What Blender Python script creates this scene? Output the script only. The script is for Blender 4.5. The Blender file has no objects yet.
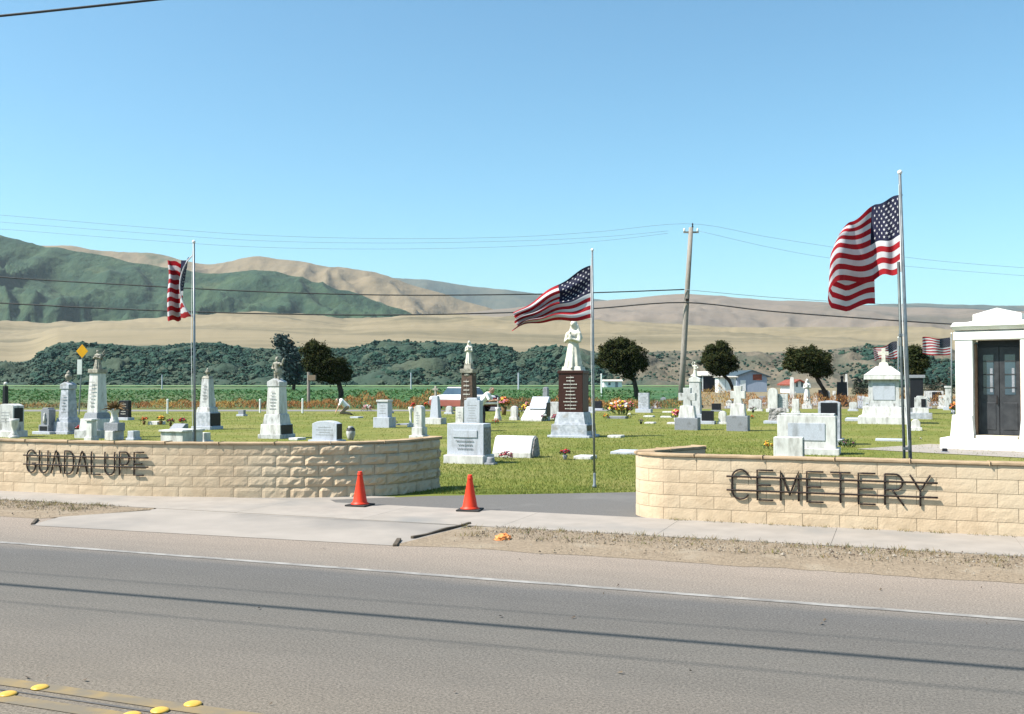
import bpy, bmesh, math, random
from mathutils import Vector, Matrix, noise
random.seed(11)
R = math.radians
scn = bpy.context.scene
COL = scn.collection
# ------------------------------------------------------------------ camera maths
F = 996.0; EYE = 1.65; PITCH = math.atan(26 / F)
CP, SP = math.cos(PITCH), math.sin(PITCH)
def ray(x, y):
    a = (x - 512) / F; b = (357 - y) / F
    return Vector((a, CP - b * SP, SP + b * CP))
def G(x, y):                       # ground point seen at pixel
    d = ray(x, y); t = -EYE / d.z
    return Vector((d.x * t, d.y * t, 0))
def at(x, y, Y):                   # point at depth Y
    d = ray(x, y); t = Y / d.y
    return Vector((d.x * t, Y, EYE + d.z * t))
TH = R(20.9); CT, ST = math.cos(TH), math.sin(TH)
def UV(u, v, z=0.0):               # along the road, across the road
    return Vector((u * CT + v * ST, -u * ST + v * CT, z))
def uv_of(p): return (p.x * CT - p.y * ST, p.x * ST + p.y * CT)
RZ = -TH
# ------------------------------------------------------------------ materials
def M(name, c1, c2=None, scale=5.0, rough=0.8, bump=0.0, bscale=None, spec=0.3, detail=6.0, metal=0.0,
      mid=(0.35, 0.65), c3=None, s3=None, mid3=(0.55, 0.75), dist=0.02, trans=0.0, stretch=None, nrough=.5):
    m = bpy.data.materials.new(name); m.use_nodes = True
    nt = m.node_tree; n = nt.nodes; l = nt.links
    b = n['Principled BSDF']
    b.inputs['Roughness'].default_value = rough
    b.inputs['Specular IOR Level'].default_value = spec
    b.inputs['Metallic'].default_value = metal
    tc = n.new('ShaderNodeTexCoord'); src = tc.outputs['Object']
    if stretch:
        mp = n.new('ShaderNodeMapping'); mp.inputs['Scale'].default_value = stretch
        l.new(src, mp.inputs['Vector']); src = mp.outputs['Vector']
    col = None
    if c2 is None: c2 = tuple(x * 0.85 for x in c1)
    def layer(sc, lo, hi):
        t = n.new('ShaderNodeTexNoise'); t.inputs['Scale'].default_value = sc; t.inputs['Detail'].default_value = detail; t.inputs['Roughness'].default_value = nrough
        l.new(src, t.inputs['Vector'])
        r = n.new('ShaderNodeMapRange'); r.inputs['From Min'].default_value = lo; r.inputs['From Max'].default_value = hi
        l.new(t.outputs['Fac'], r.inputs['Value']); return r.outputs['Result']
    mx = n.new('ShaderNodeMix'); mx.data_type = 'RGBA'
    mx.inputs['A'].default_value = (*c1, 1); mx.inputs['B'].default_value = (*c2, 1)
    l.new(layer(scale, *mid), mx.inputs['Factor']); col = mx.outputs['Result']
    if c3 is not None:
        m2 = n.new('ShaderNodeMix'); m2.data_type = 'RGBA'; m2.inputs['B'].default_value = (*c3, 1)
        l.new(col, m2.inputs['A']); l.new(layer(s3 or scale * 0.2, *mid3), m2.inputs['Factor']); col = m2.outputs['Result']
    l.new(col, b.inputs['Base Color'])
    if bump:
        t = n.new('ShaderNodeTexNoise'); t.inputs['Scale'].default_value = bscale or scale * 3; t.inputs['Detail'].default_value = 6
        l.new(src, t.inputs['Vector'])
        bp = n.new('ShaderNodeBump'); bp.inputs['Strength'].default_value = bump; bp.inputs['Distance'].default_value = dist
        l.new(t.outputs['Fac'], bp.inputs['Height']); l.new(bp.outputs['Normal'], b.inputs['Normal'])
    if trans:
        tr = n.new('ShaderNodeBsdfTranslucent'); l.new(col, tr.inputs['Color'])
        ms = n.new('ShaderNodeMixShader'); ms.inputs['Fac'].default_value = trans
        l.new(b.outputs['BSDF'], ms.inputs[1]); l.new(tr.outputs['BSDF'], ms.inputs[2])
        l.new(ms.outputs['Shader'], n['Material Output'].inputs['Surface'])
    return m
WHITE = M('white_marble', (.64, .625, .60), (.44, .425, .40), 5, .6, .15, 30, c3=(.20, .185, .16), s3=4.5, mid3=(.54, .82), stretch=(1.6, 1.6, .45), detail=9, nrough=.62)
PALE = M('pale_granite', (.47, .49, .545), (.38, .395, .44), 60, .5, .1, 80, c3=(.22, .22, .225), s3=4, mid3=(.54, .8), stretch=(1.4, 1.4, .5), detail=9)
GREYG = M('grey_granite', (.27, .28, .30), (.18, .185, .21), 50, .6, .15, 60, c3=(.13, .13, .13), s3=4, mid3=(.58, .75))
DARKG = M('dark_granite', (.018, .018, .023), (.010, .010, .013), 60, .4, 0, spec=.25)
BROWNG = M('brown_granite', (.050, .018, .013), (.028, .010, .008), 70, .45, 0, spec=.25)
BRONZE = M('brown_weathered_stone', (.10, .062, .042), (.05, .032, .024), 8, .7, .3, 25)
ROUGHG = M('rough_grey_stone', (.33, .31, .30), (.17, .16, .15), 14, .9, .9, 14, dist=.06)
OLDW = M('weathered_white_stone', (.54, .535, .53), (.35, .345, .335), 5, .7, .3, 20, c3=(.10, .095, .085), s3=5, mid3=(.55, .74), stretch=(1.5, 1.5, .6), detail=9, nrough=.62)
LICHEN = M('lichened_stone', (.45, .46, .50), (.27, .29, .32), 9, .8, .3, 20, c3=(.25, .22, .18), s3=3, mid3=(.58, .75))
STATUE = M('pale_statue_stone', (.64, .61, .53), (.46, .43, .36), 7, .65, .15, 25, c3=(.30, .27, .22), s3=6, mid3=(.62, .8))
STATDK = M('stained_statue_stone', (.36, .33, .27), (.18, .165, .135), 9, .75, .3, 25)
ENGR = M('engraving', (.36, .36, .37), (.26, .26, .27), 30, .8)
ENGRW = M('light_engraving', (.6, .57, .52), (.5, .47, .42), 30, .8)
CONC = M('concrete', (.305, .265, .23), (.26, .228, .198), 3, .9, .15, 90, dist=.004, c3=(.20, .19, .178), s3=.8, mid3=(.52, .75), detail=9)
BLOCK = M('split_face_block', (.53, .400, .270), (.455, .34, .225), 7, .95, .5, 45, dist=.008, c3=(.52, .41, .285), s3=1.1, mid3=(.45, .65))
CAPM = M('wall_cap_stone', (.40, .285, .175), (.29, .205, .125), 6, .95, .4, 60, dist=.006)
MORT = M('mortar', (.46, .345, .23), (.38, .285, .185), 12, .95, .3, 80, dist=.004)
IRON = M('black_iron', (.014, .010, .009), (.028, .015, .011), 20, .7, .2, 60)
ORANGE = M('orange_cone_plastic', (.70, .042, .012), (.60, .036, .011), 9, .5, .05, 60, c3=(.35, .05, .02), s3=8, mid3=(.66, .85))
RUBBER = M('black_rubber', (.02, .02, .02), (.035, .033, .03), 15, .8, .2, 60)
STEEL = M('galvanised_steel', (.24, .26, .27), (.17, .19, .20), 12, .45, 0, metal=.6)
DSTEEL = M('dark_steel_post', (.10, .12, .12), (.06, .07, .07), 12, .55, 0, metal=.4)
WOODP = M('weathered_pole_wood', (.30, .27, .235), (.20, .175, .15), 4, .9, .5, 20, stretch=(6, 6, .6))
CABLE = M('black_cable', (.03, .03, .03), (.04, .04, .04), 5, .7)
THINC = M('grey_conductor', (.20, .24, .27), (.16, .19, .22), 5, .6)
YELLOWS = M('yellow_sign_paint', (.85, .42, .01), (.75, .34, .01), 3, .5)
WHITEP = M('white_paint', (.78, .78, .77), (.66, .66, .64), 4, .6)
LEAF = M('dark_tree_leaf', (.018, .026, .009), (.030, .037, .011), 1.2, .9, trans=.08, spec=.1)
LEAFY = M('olive_tree_leaf', (.055, .050, .014), (.028, .030, .010), 1.2, .9, trans=.12, spec=.1)
LEAFB = M('blue_green_leaf', (.038, .062, .060), (.055, .075, .070), .5, .9, trans=.1, spec=.1)
CONIF = M('conifer_leaf', (.030, .050, .030), (.05, .07, .04), .8, .8)
BARK = M('bark', (.06, .045, .035), (.035, .028, .022), 9, .95, .6, 25)
GREEN = M('bouquet_leaf', (.05, .10, .03), (.09, .13, .04), 9, .7)
DRYP = M('dry_plant', (.20, .12, .05), (.12, .07, .03), 9, .9)
def fl(n, c): return M(n, c, tuple(x * .7 for x in c), 20, .7, trans=.2)
RED, PINK, YEL, ORA, WHT, PUR = fl('red_bloom', (.55, .03, .03)), fl('pink_bloom', (.75, .25, .30)), fl('yellow_bloom', (.80, .55, .06)), fl('orange_bloom', (.80, .25, .05)), fl('white_bloom', (.8, .8, .75)), fl('purple_bloom', (.22, .06, .14))
SKIN = M('skin', (.48, .28, .19), (.42, .24, .16), 9, .6)
HAIR = M('grey_brown_hair', (.10, .08, .06), (.18, .15, .12), 30, .8)
SHIRT = M('white_shirt_cloth', (.80, .80, .78), (.70, .70, .68), 15, .9)
TROUS = M('dark_trouser_cloth', (.035, .035, .04), (.06, .055, .055), 12, .9)
TANCL = M('tan_cloth', (.30, .22, .15), (.22, .16, .11), 12, .9)
GLASS = M('window_glass', (.03, .05, .07), (.05, .08, .11), 1.5, .08, spec=.8)
FRED = M('flag_red_cloth', (.36, .011, .019), (.28, .008, .014), 6, .8, trans=.28)
FWHT = M('flag_white_cloth', (.60, .59, .60), (.52, .51, .53), 6, .8, trans=.28)
FBLU = M('flag_blue_cloth', (.008, .010, .036), (.006, .008, .026), 6, .8, trans=.15)
# ------------------------------------------------------------------ mesh helpers
def mesh(name, bm, mats, parent=None, loc=(0, 0, 0), rz=0, smooth=False, bev=0, kind=None):
    me = bpy.data.meshes.new(name)
    bmesh.ops.recalc_face_normals(bm, faces=bm.faces) if len(bm.faces) < 20000 else None
    bm.to_mesh(me); bm.free()
    for m in (mats if isinstance(mats, (list, tuple)) else [mats]): me.materials.append(m)
    if smooth: me.polygons.foreach_set('use_smooth', [True] * len(me.polygons))
    return link(name, me, parent, loc, rz, bev, kind)
def link(name, me, parent=None, loc=(0, 0, 0), rz=0, bev=0, kind=None):
    o = bpy.data.objects.new(name, me); COL.objects.link(o)
    o.location = loc; o.rotation_euler = (0, 0, rz); o.parent = parent
    if bev:
        b = o.modifiers.new('bevel', 'BEVEL'); b.width = bev; b.segments = 2; b.limit_method = 'ANGLE'; b.angle_limit = R(40)
    if kind: o['kind'] = kind
    return o
def pyd(name, verts, faces, mats, parent=None, loc=(0, 0, 0), mi=None, smooth=False, kind=None, rz=0):
    me = bpy.data.meshes.new(name); me.from_pydata([tuple(v) for v in verts], [], faces)
    for m in (mats if isinstance(mats, (list, tuple)) else [mats]): me.materials.append(m)
    if mi: me.polygons.foreach_set('material_index', mi)
    if smooth: me.polygons.foreach_set('use_smooth', [True] * len(me.polygons))
    me.update(); return link(name, me, parent, loc, rz, 0, kind)
def tag(o, label, cat, group=None):
    o['label'] = label; o['category'] = cat
    if group: o['group'] = group
    return o
def empty(name, label, cat, loc, rz=0, group=None):
    o = bpy.data.objects.new(name, None); COL.objects.link(o); o.empty_display_size = .2
    o.location = loc; o.rotation_euler = (0, 0, rz); return tag(o, label, cat, group)
def copy_tree(o, parent=None):
    c = o.copy(); COL.objects.link(c); c.parent = parent
    for ch in list(o.children): copy_tree(ch, c)
    return c
def abox(bm, x, y, z0, w, d, h, tw=1.0, td=None, sx=0, sy=0):
    td = tw if td is None else td
    p = []
    for (zz, a, b, ox, oy) in ((z0, 1, 1, 0, 0), (z0 + h, tw, td, sx, sy)):
        for (i, j) in ((-1, -1), (1, -1), (1, 1), (-1, 1)):
            p.append(bm.verts.new((x + ox + i * w * a / 2, y + oy + j * d * b / 2, zz)))
    for f in ((3, 2, 1, 0), (4, 5, 6, 7), (0, 1, 5, 4), (1, 2, 6, 5), (2, 3, 7, 6), (3, 0, 4, 7)):
        bm.faces.new([p[i] for i in f])
    return bm
def prism(bm, pts, y0, y1):        # outline in x,z pushed along y
    a = [bm.verts.new((x, y0, z)) for x, z in pts]; b = [bm.verts.new((x, y1, z)) for x, z in pts]
    bm.faces.new(a); bm.faces.new(b[::-1]); k = len(pts)
    for i in range(k): bm.faces.new((a[i], b[i], b[(i + 1) % k], a[(i + 1) % k]))
    return bm
def prismx(bm, pts, x0, x1):       # outline in y,z pushed along x
    a = [bm.verts.new((x0, y, z)) for y, z in pts]; b = [bm.verts.new((x1, y, z)) for y, z in pts]
    bm.faces.new(a); bm.faces.new(b[::-1]); k = len(pts)
    for i in range(k): bm.faces.new((a[i], b[i], b[(i + 1) % k], a[(i + 1) % k]))
    return bm
def lathe(bm, prof, seg=16, c=(0, 0, 0)):
    rings = []
    for r, z in prof:
        rings.append([bm.verts.new((c[0] + r * math.cos(2 * math.pi * i / seg), c[1] + r * math.sin(2 * math.pi * i / seg), c[2] + z)) for i in range(seg)])
    for a, b in zip(rings, rings[1:]):
        for i in range(seg): bm.faces.new((a[i], a[(i + 1) % seg], b[(i + 1) % seg], b[i]))
    bm.faces.new(rings[0][::-1]); bm.faces.new(rings[-1]); return bm
def tube(bm, pts, rad, seg=8):
    pts = [Vector(p) for p in pts]; rings = []
    for i, p in enumerate(pts):
        d = (pts[min(i + 1, len(pts) - 1)] - pts[max(i - 1, 0)]).normalized()
        u = d.cross(Vector((0, 0, 1)) if abs(d.z) < .9 else Vector((0, 1, 0))).normalized(); w = d.cross(u)
        r = rad[i] if isinstance(rad, (list, tuple)) else rad
        rings.append([bm.verts.new(p + (u * math.cos(2 * math.pi * k / seg) + w * math.sin(2 * math.pi * k / seg)) * r) for k in range(seg)])
    for a, b in zip(rings, rings[1:]):
        for k in range(seg): bm.faces.new((a[k], a[(k + 1) % seg], b[(k + 1) % seg], b[k]))
    bm.faces.new(rings[0][::-1]); bm.faces.new(rings[-1]); return bm
def capsule(bm, p0, p1, r0, r1, seg=10):
    p0, p1 = Vector(p0), Vector(p1); d = p1 - p0
    if d.length < 1e-5: d = Vector((0, 0, 1e-4))
    dn = d.normalized(); prof = []
    for a in (-80, -50, -20): prof.append((dn * (r0 * math.sin(R(a))) + p0, r0 * math.cos(R(a))))
    for a in (20, 50, 80): prof.append((dn * (r1 * math.sin(R(a))) + p1, r1 * math.cos(R(a))))
    u = dn.cross(Vector((0, 0, 1)) if abs(dn.z) < .9 else Vector((0, 1, 0))).normalized(); w = dn.cross(u); rings = []
    for c, r in prof: rings.append([bm.verts.new(c + (u * math.cos(2 * math.pi * k / seg) + w * math.sin(2 * math.pi * k / seg)) * r) for k in range(seg)])
    for a, b in zip(rings, rings[1:]):
        for k in range(seg): bm.faces.new((a[k], a[(k + 1) % seg], b[(k + 1) % seg], b[k]))
    bm.faces.new(rings[0][::-1]); bm.faces.new(rings[-1])
def fuse(caps, voxel=.02, smooth=2, mat=None):    # one continuous surface from tapered limbs
    bm = bmesh.new()
    for (p0, p1, r0, r1) in caps: capsule(bm, p0, p1, r0, r1)
    bmesh.ops.recalc_face_normals(bm, faces=bm.faces)
    me = bpy.data.meshes.new('tmp'); bm.to_mesh(me); bm.free()
    o = bpy.data.objects.new('tmp', me); COL.objects.link(o)
    m = o.modifiers.new('r', 'REMESH'); m.mode = 'VOXEL'; m.voxel_size = voxel
    s = o.modifiers.new('s', 'SMOOTH'); s.iterations = smooth; s.factor = .5
    dg = bpy.context.evaluated_depsgraph_get(); dg.update()
    out = bpy.data.meshes.new_from_object(o.evaluated_get(dg))
    bpy.data.objects.remove(o); bpy.data.meshes.remove(me)
    out.materials.clear(); out.materials.append(mat)
    out.polygons.foreach_set('use_smooth', [True] * len(out.polygons)); return out
def smoothstep(a, b, x):
    t = max(0, min(1, (x - a) / (b - a))); return t * t * (3 - 2 * t)
def interp(tab, x):
    if x <= tab[0][0]: return tab[0][1]
    for (x0, y0), (x1, y1) in zip(tab, tab[1:]):
        if x <= x1:
            t = (x - x0) / (x1 - x0); return y0 + (y1 - y0) * t
    return tab[-1][1]
def sinterp(tab, x):               # catmull-rom version
    n_ = len(tab)
    if x <= tab[0][0]: return tab[0][1]
    for i in range(n_ - 1):
        if x <= tab[i + 1][0]:
            x0, y0 = tab[i]; x1, y1 = tab[i + 1]; t = (x - x0) / (x1 - x0)
            xa, ya = tab[max(i - 1, 0)]; xb, yb = tab[min(i + 2, n_ - 1)]
            m0 = (y1 - ya) / (x1 - xa) * (x1 - x0) if x1 > xa else 0; m1 = (yb - y0) / (xb - x0) * (x1 - x0)
            return (2*t**3-3*t*t+1)*y0 + (t**3-2*t*t+t)*m0 + (-2*t**3+3*t*t)*y1 + (t**3-t*t)*m1
    return tab[-1][1]
# ------------------------------------------------------------------ ground, road, paths
def sheet(name, pts, mat, z):
    pyd(name, [(p[0], p[1], z) for p in pts], [list(range(len(pts)))], mat, kind='structure')
DIRT = M('dry_earth', (.22, .175, .105), (.16, .125, .07), .3, .95, .4, 4, dist=.05, c3=(.13, .14, .05), s3=.05)
sheet('ground', [(-9000, -60), (9000, -60), (9000, 9000), (-9000, 9000)], DIRT, -.06)
ASPH = M('asphalt', (.165, .155, .145), (.115, .108, .100), 160, .9, .5, 240, dist=.006, c3=(.20, .185, .165), s3=.9, mid3=(.42, .62), detail=8)
def road_mat():
    m = M('road_asphalt', (.196, .178, .160), (.036, .0325, .029), 60, .95, .4, 300, dist=.003, detail=12, mid=(.38, .62), nrough=.85, c3=(.100, .093, .086), s3=2.5, mid3=(.50, .80))
    nt = m.node_tree; n = nt.nodes; l = nt.links; b = n['Principled BSDF']
    old = b.inputs['Base Color'].links[0].from_socket
    tc = n.new('ShaderNodeTexCoord'); sx = n.new('ShaderNodeSeparateXYZ'); l.new(tc.outputs['Object'], sx.inputs[0])
    # wear bands along the lane: y is the distance across the road (sheet lies in its own road frame)
    ra = n.new('ShaderNodeValToRGB'); e = ra.color_ramp.elements
    mr = n.new('ShaderNodeMapRange'); mr.inputs['From Min'].default_value = 3.0; mr.inputs['From Max'].default_value = 10.0
    wob = n.new('ShaderNodeTexNoise'); wob.inputs['Scale'].default_value = .5; wob.inputs['Detail'].default_value = 5
    l.new(tc.outputs['Object'], wob.inputs['Vector'])
    ad = n.new('ShaderNodeMath'); ad.operation = 'MULTIPLY_ADD'; ad.inputs[1].default_value = .5
    l.new(wob.outputs['Fac'], ad.inputs[0]); l.new(sx.outputs['Y'], ad.inputs[2])
    l.new(ad.outputs[0], mr.inputs['Value']); l.new(mr.outputs[0], ra.inputs['Fac'])
    def st(v): return (v + .25 - 3.0) / 7.0
    e[0].position = st(3.2); e[0].color = (1.35, 1.24, 1.08, 1); e[1].position = st(9.4); e[1].color = (2.1, 1.86, 1.66, 1)
    for v, c in ((4.1, (1.30, 1.2, 1.05)), (4.9, (1.18, 1.12, 1.04)), (5.6, (1.02, 1.0, .96)), (6.2, (.95, .95, .93)), (7.0, (.85, .86, .87)), (7.55, (.86, .88, .92)), (7.85, (1.52, 1.42, 1.32)), (8.6, (1.85, 1.66, 1.5))):
        q = e.new(st(v)); q.color = (*c, 1)
    mu = n.new('ShaderNodeMix'); mu.data_type = 'RGBA'; mu.blend_type = 'MULTIPLY'; mu.inputs['Factor'].default_value = 1
    l.new(old, mu.inputs['A']); l.new(ra.outputs['Color'], mu.inputs['B'])
    sp = n.new('ShaderNodeTexNoise'); sp.inputs['Scale'].default_value = 2.2; sp.inputs['Detail'].default_value = 10; sp.inputs['Roughness'].default_value = .8
    mp = n.new('ShaderNodeMapping'); mp.inputs['Scale'].default_value = (.35, 1.6, 1); l.new(tc.outputs['Object'], mp.inputs[0]); l.new(mp.outputs[0], sp.inputs['Vector'])
    r2 = n.new('ShaderNodeMapRange'); r2.inputs['From Min'].default_value = .3; r2.inputs['From Max'].default_value = .7; r2.inputs['To Min'].default_value = .91; r2.inputs['To Max'].default_value = 1.08
    l.new(sp.outputs['Fac'], r2.inputs['Value'])
    m3 = n.new('ShaderNodeMix'); m3.data_type = 'RGBA'; m3.blend_type = 'MULTIPLY'; m3.inputs['Factor'].default_value = 1
    l.new(mu.outputs['Result'], m3.inputs['A']); l.new(r2.outputs[0], m3.inputs['B'])
    l.new(m3.outputs['Result'], b.inputs['Base Color']); return m
ROADM = road_mat()
def rsheet(name, u0, u1, v0, v1, mat, z, nu=1, jag=0, kind='structure', wob=0):   # a sheet in the road's own frame
    vs = []; fs = []
    for i in range(nu + 1):
        u = u0 + (u1 - u0) * i / nu
        j0 = jag * (noise.noise((u * 2.1, 1.3, 0)) + .6 * noise.noise((u * 7, 5, 0))); j1 = jag * (noise.noise((u * 2.3, 9.3, 0)) + .6 * noise.noise((u * 8, 3, 0)))
        w_ = wob * (noise.noise((u * .25, 4, 0)) + .25 * noise.noise((u * 1.7, 8, 0)))
        vs += [(u, v0 + j0 + w_, z), (u, v1 + j1 + w_, z)]
        if i: a = 2 * i; fs.append((a - 2, a, a + 1, a - 1))
    return pyd(name, vs, fs, mat, kind=kind, rz=-TH)
rsheet('road', -400, 120, -5, 9.4, ROADM, 0)
WLINE = M('worn_white_line', (.29, .272, .252), (.16, .148, .137), 6, .8, 0, mid=(.38, .66), detail=10)
YLINE = M('worn_yellow_line', (.25, .175, .075), (.155, .128, .092), 5, .8, 0, mid=(.30, .58), detail=10)
TAR2 = M('faint_tar_seam', (.080, .074, .069), (.112, .103, .095), 3, .8, 0, mid=(.3, .7))
rsheet('road_edge_line', -200, 60, 7.75, 7.83, WLINE, .004, 400, .014)
rsheet('centre_line', -60, 40, 4.12, 4.23, YLINE, .004, 200, .01)
rsheet('centre_line', -60, 40, 3.90, 4.01, YLINE, .004, 200, .01)
rsheet('road_seam', -60, 40, 4.055, 4.075, TAR2, .004, 300, .01, wob=.02)
# concrete sidewalk with joints
bm = bmesh.new(); u = -60.0
while u < 30:
    abox(bm, u + .9, (10.6 + 11.95) / 2, -.05, 1.797, 1.35, .062); u += 1.8
mesh('sidewalk', bm, CONC, rz=-TH, bev=.002, kind='structure')
sheet('sidewalk_bed', [UV(-60, 10.61), UV(30, 10.61), UV(30, 11.94), UV(-60, 11.94)], ASPH, .002)
ap = [G(30, 525.5), G(396, 546), G(470, 526), UV(*(uv_of(G(490, 526))[0], 10.6)), UV(uv_of(G(158, 508))[0], 10.6), G(150, 510.5), G(60, 517)]
APRON = M('apron_concrete', (.300, .262, .228), (.262, .230, .20), 2, .9, .15, 120, dist=.003, c3=(.150, .140, .130), s3=.42, mid3=(.44, .66), detail=9)
sheet('driveway_apron', ap, APRON, .0035)
sheet('wall_footpath', [UV(uv_of(G(120, 497))[0], 11.90), UV(uv_of(G(374, 504))[0], 11.93), G(396, 497), G(300, 494), G(120, 489)], CONC, .003)
# asphalt entrance drive behind the sidewalk
g1, g2 = G(430, 496.2), G(633, 492.4); gd = (g2 - g1)
DRIVE = M('drive_asphalt', (.135, .125, .116), (.10, .093, .087), 60, .9, .5, 150, dist=.006, c3=(.17, .16, .148), s3=.8, detail=9)
sheet('entrance_drive', [UV(uv_of(G(330, 505))[0], 11.94), UV(uv_of(G(640, 519))[0] + 8, 11.94), UV(14, 13.6), g2 + gd * 3, g2, g1, G(330, 500)], DRIVE, .004)
GRASS = M('lawn', (.100, .122, .014), (.145, .148, .022), 1.3, .95, .4, 14, dist=.04, c3=(.185, .170, .045), s3=.35, mid3=(.45, .7), detail=9)
sheet('lawn', [UV(-70, 11.9), UV(40, 11.9), (50, 63), (-70, 66)], GRASS, -.006)
BROAD = M('back_road_asphalt', (.19, .178, .172), (.16, .15, .145), 8, .9)
pyd('back_road', [(-70, 57.4, 0), (6.0, 58.5, 0), (6.0, 62.0, 0), (-70, 61.5, 0)], [(0, 1, 2, 3)], BROAD, kind='structure')
# gravel verge
GRAV = M('gravel_dirt', (.275, .212, .148), (.185, .14, .095), 30, .95, .8, 60, dist=.02, c3=(.30, .245, .18), s3=2, detail=9)
uL = uv_of(G(150, 510))[0]; uR0 = uv_of(G(396, 545))[0]; uR1 = uv_of(G(470, 525))[0]
def vlo(u): return 9.17 + .09 * noise.noise((u * 1.7, 2, 0)) + .05 * noise.noise((u * 6, 3, 0))
def verge(u0, u1, lo, hi, n_=200):
    vs = []; fs = []
    for i in range(n_ + 1):
        u = u0 + (u1 - u0) * i / n_; a, b = lo(u), hi(u)
        for j in range(9):
            v = a + (b - a) * j / 8; e_ = min(j, 8 - j) / 4
            vs.append((u, v, .0025 + .026 * e_ * (.6 + noise.noise((u * 3, v * 3, 0)))))
        if i:
            for j in range(8):
                q = i * 9 + j; fs.append((q - 9, q, q + 1, q - 8))
    return vs, fs
def left_lo(u): return max(vlo(u), 9.3 + (u - (-9.7)) * .0) if u < -9.7 else 9.25 + (u + 9.7) / (uL + 9.7) * 1.25
def right_lo(u): return 9.03 + (uR1 - u) * 0 + (0 if u > uR1 else 0) if u > uR1 + .4 else 9.05
vs, fs = verge(-60, uL, left_lo, lambda u: 10.59, 300)
va, fa = verge(uR0, 30, lambda u: min(vlo(u), 10.55) if u > uR0 + .5 else 9.05 + (u - uR0) * .2, lambda u: 10.59 if u > uR1 else 9.10 + (u - uR0) / (uR1 - uR0) * 1.47, 300)
k = len(vs); vs += va; fs += [tuple(i + k for i in f) for f in fa]
pyd('gravel_verge', vs, fs, GRAV, kind='structure', rz=-TH, smooth=True)
# loose pebbles and weeds on it
def pebbles():
    vs = []; fs = []; mi = []
    for k in range(7500):
        if random.random() < .22: u = random.uniform(-14, uL - .4); lo = left_lo(u)
        else: u = random.uniform(uR0 + .5, 8.5); lo = vlo(u) - .05
        hi = 10.57 if not (uR0 < u < uR1) else 9.1 + (u - uR0) / (uR1 - uR0) * 1.4
        if hi < lo: continue
        q = random.random(); v = lo + (hi - lo) * (q if random.random() < .15 else .42 + .58 * q)
        if v > hi: continue
        r = random.uniform(.004, .011) if random.random() < .95 else random.uniform(.012, .022)
        b = len(vs); a0 = random.uniform(0, 6)
        for j in range(4): a = a0 + j * math.pi / 2; vs.append((u + r * math.cos(a) * random.uniform(.8, 1.4), v + r * math.sin(a) * random.uniform(.8, 1.3), .022))
        vs.append((u + r * .2, v, .024 + r * random.uniform(.6, 1.2)))
        for j in range(4): fs.append((b + j, b + (j + 1) % 4, b + 4)); 
        mi += [random.choice((0, 0, 1, 2))] * 4
    P1 = M('pebble_tan', (.20, .155, .105)); P2 = M('pebble_brown', (.085, .06, .042)); P3 = M('pebble_pale', (.27, .23, .185))
    pyd('loose_gravel', vs, fs, [P1, P2, P3], mi=mi, kind='stuff', rz=-TH)
pebbles()
def blades(name, pts, mats, h0, h1, w, kind='stuff', rz=0, lean=.5):
    vs = []; fs = []; mi = []
    for (x, y, z, sc) in pts:
        a = random.uniform(0, 6.28); h = random.uniform(h0, h1) * sc; dx, dy = math.cos(a) * w * sc, math.sin(a) * w * sc
        lx, ly = random.gauss(0, lean) * h, random.gauss(0, lean) * h
        b = len(vs); vs += [(x - dx, y - dy, z), (x + dx, y + dy, z), (x + lx, y + ly, z + h)]
        fs.append((b, b + 1, b + 2)); mi.append(random.randrange(len(mats)))
    return pyd(name, vs, fs, mats, mi=mi, kind=kind, rz=rz)
GB1 = M('grass_blade', (.092, .142, .020), (.125, .165, .028), .8, .8, trans=.3)
GB2 = M('grass_blade_yellow', (.185, .188, .034), (.145, .160, .028), .8, .8, trans=.3)
DW = M('dry_weed', (.22, .15, .06), (.16, .13, .05), 3, .9, trans=.2)
GW = M('green_weed', (.10, .12, .03), (.14, .14, .04), 3, .9, trans=.2)
pts = []
for k in range(95000):
    X = random.uniform(-1.6, 9.5); Y = 14.9 + random.random() ** 1.6 * 26
    if random.random() < smoothstep(17, 38, Y + 3 * noise.noise((X * .5, Y * .2, 0))) or (X > 6 and random.random() < (X - 6) / 3.5): continue
    p = Vector((X, Y, 0)); t_ = (X - g1.x) / (g2.x - g1.x)
    if Y < g1.y + (g2.y - g1.y) * t_ + .03 * noise.noise((X * 6, 0, 0)): continue
    pts.append((X, Y, -.006, 1 + (Y - 15) * .03))
blades('short_grass', pts, [GB1, GB1, GB2], .018, .042, .005)
pts = []
for k in range(34000):
    Y = 17 + random.random() * 38; X = random.uniform(-.56, .56) * Y
    if Y < 22 + 14 * random.random() and -1.6 < X < 6: continue
    if Y < 16.5 + abs(X) * .1: continue
    pts.append((X, Y, -.006, 1 + (Y - 15) * .025))
blades('short_grass', pts, [GB1, GB2, GB2, GB2], .014, .032, .007)
pts = []
for k in range(380):                # weeds along the verge
    u = random.choice((random.uniform(-13, uL - .6), random.uniform(uR1, 7.5), random.uniform(uR1, 7.5)))
    v = 10.56 - abs(random.gauss(0, .12)) if random.random() < .55 else random.uniform(9.8, 10.5)
    if u < uL and v < left_lo(u) + .05: continue
    for q in range(9): pts.append((u + random.gauss(0, .035), v + random.gauss(0, .03), .012, 1))
for k in range(90):                 # tufts at the foot of the right wall
    q_ = random.uniform(0, 7); o_ = .04 + .05 * random.random(); p = Vector((1.88 + q_ * CT - o_ * ST, 12.05 - q_ * ST - o_ * CT, 0)); uu, vv = uv_of(p)
    for q in range(7): pts.append((uu + random.gauss(0, .03), vv + random.gauss(0, .012), .012, .8))
blades('verge_weeds', pts, [DW, DW, GW], .02, .06, .004, rz=-TH, lean=.8)
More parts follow.
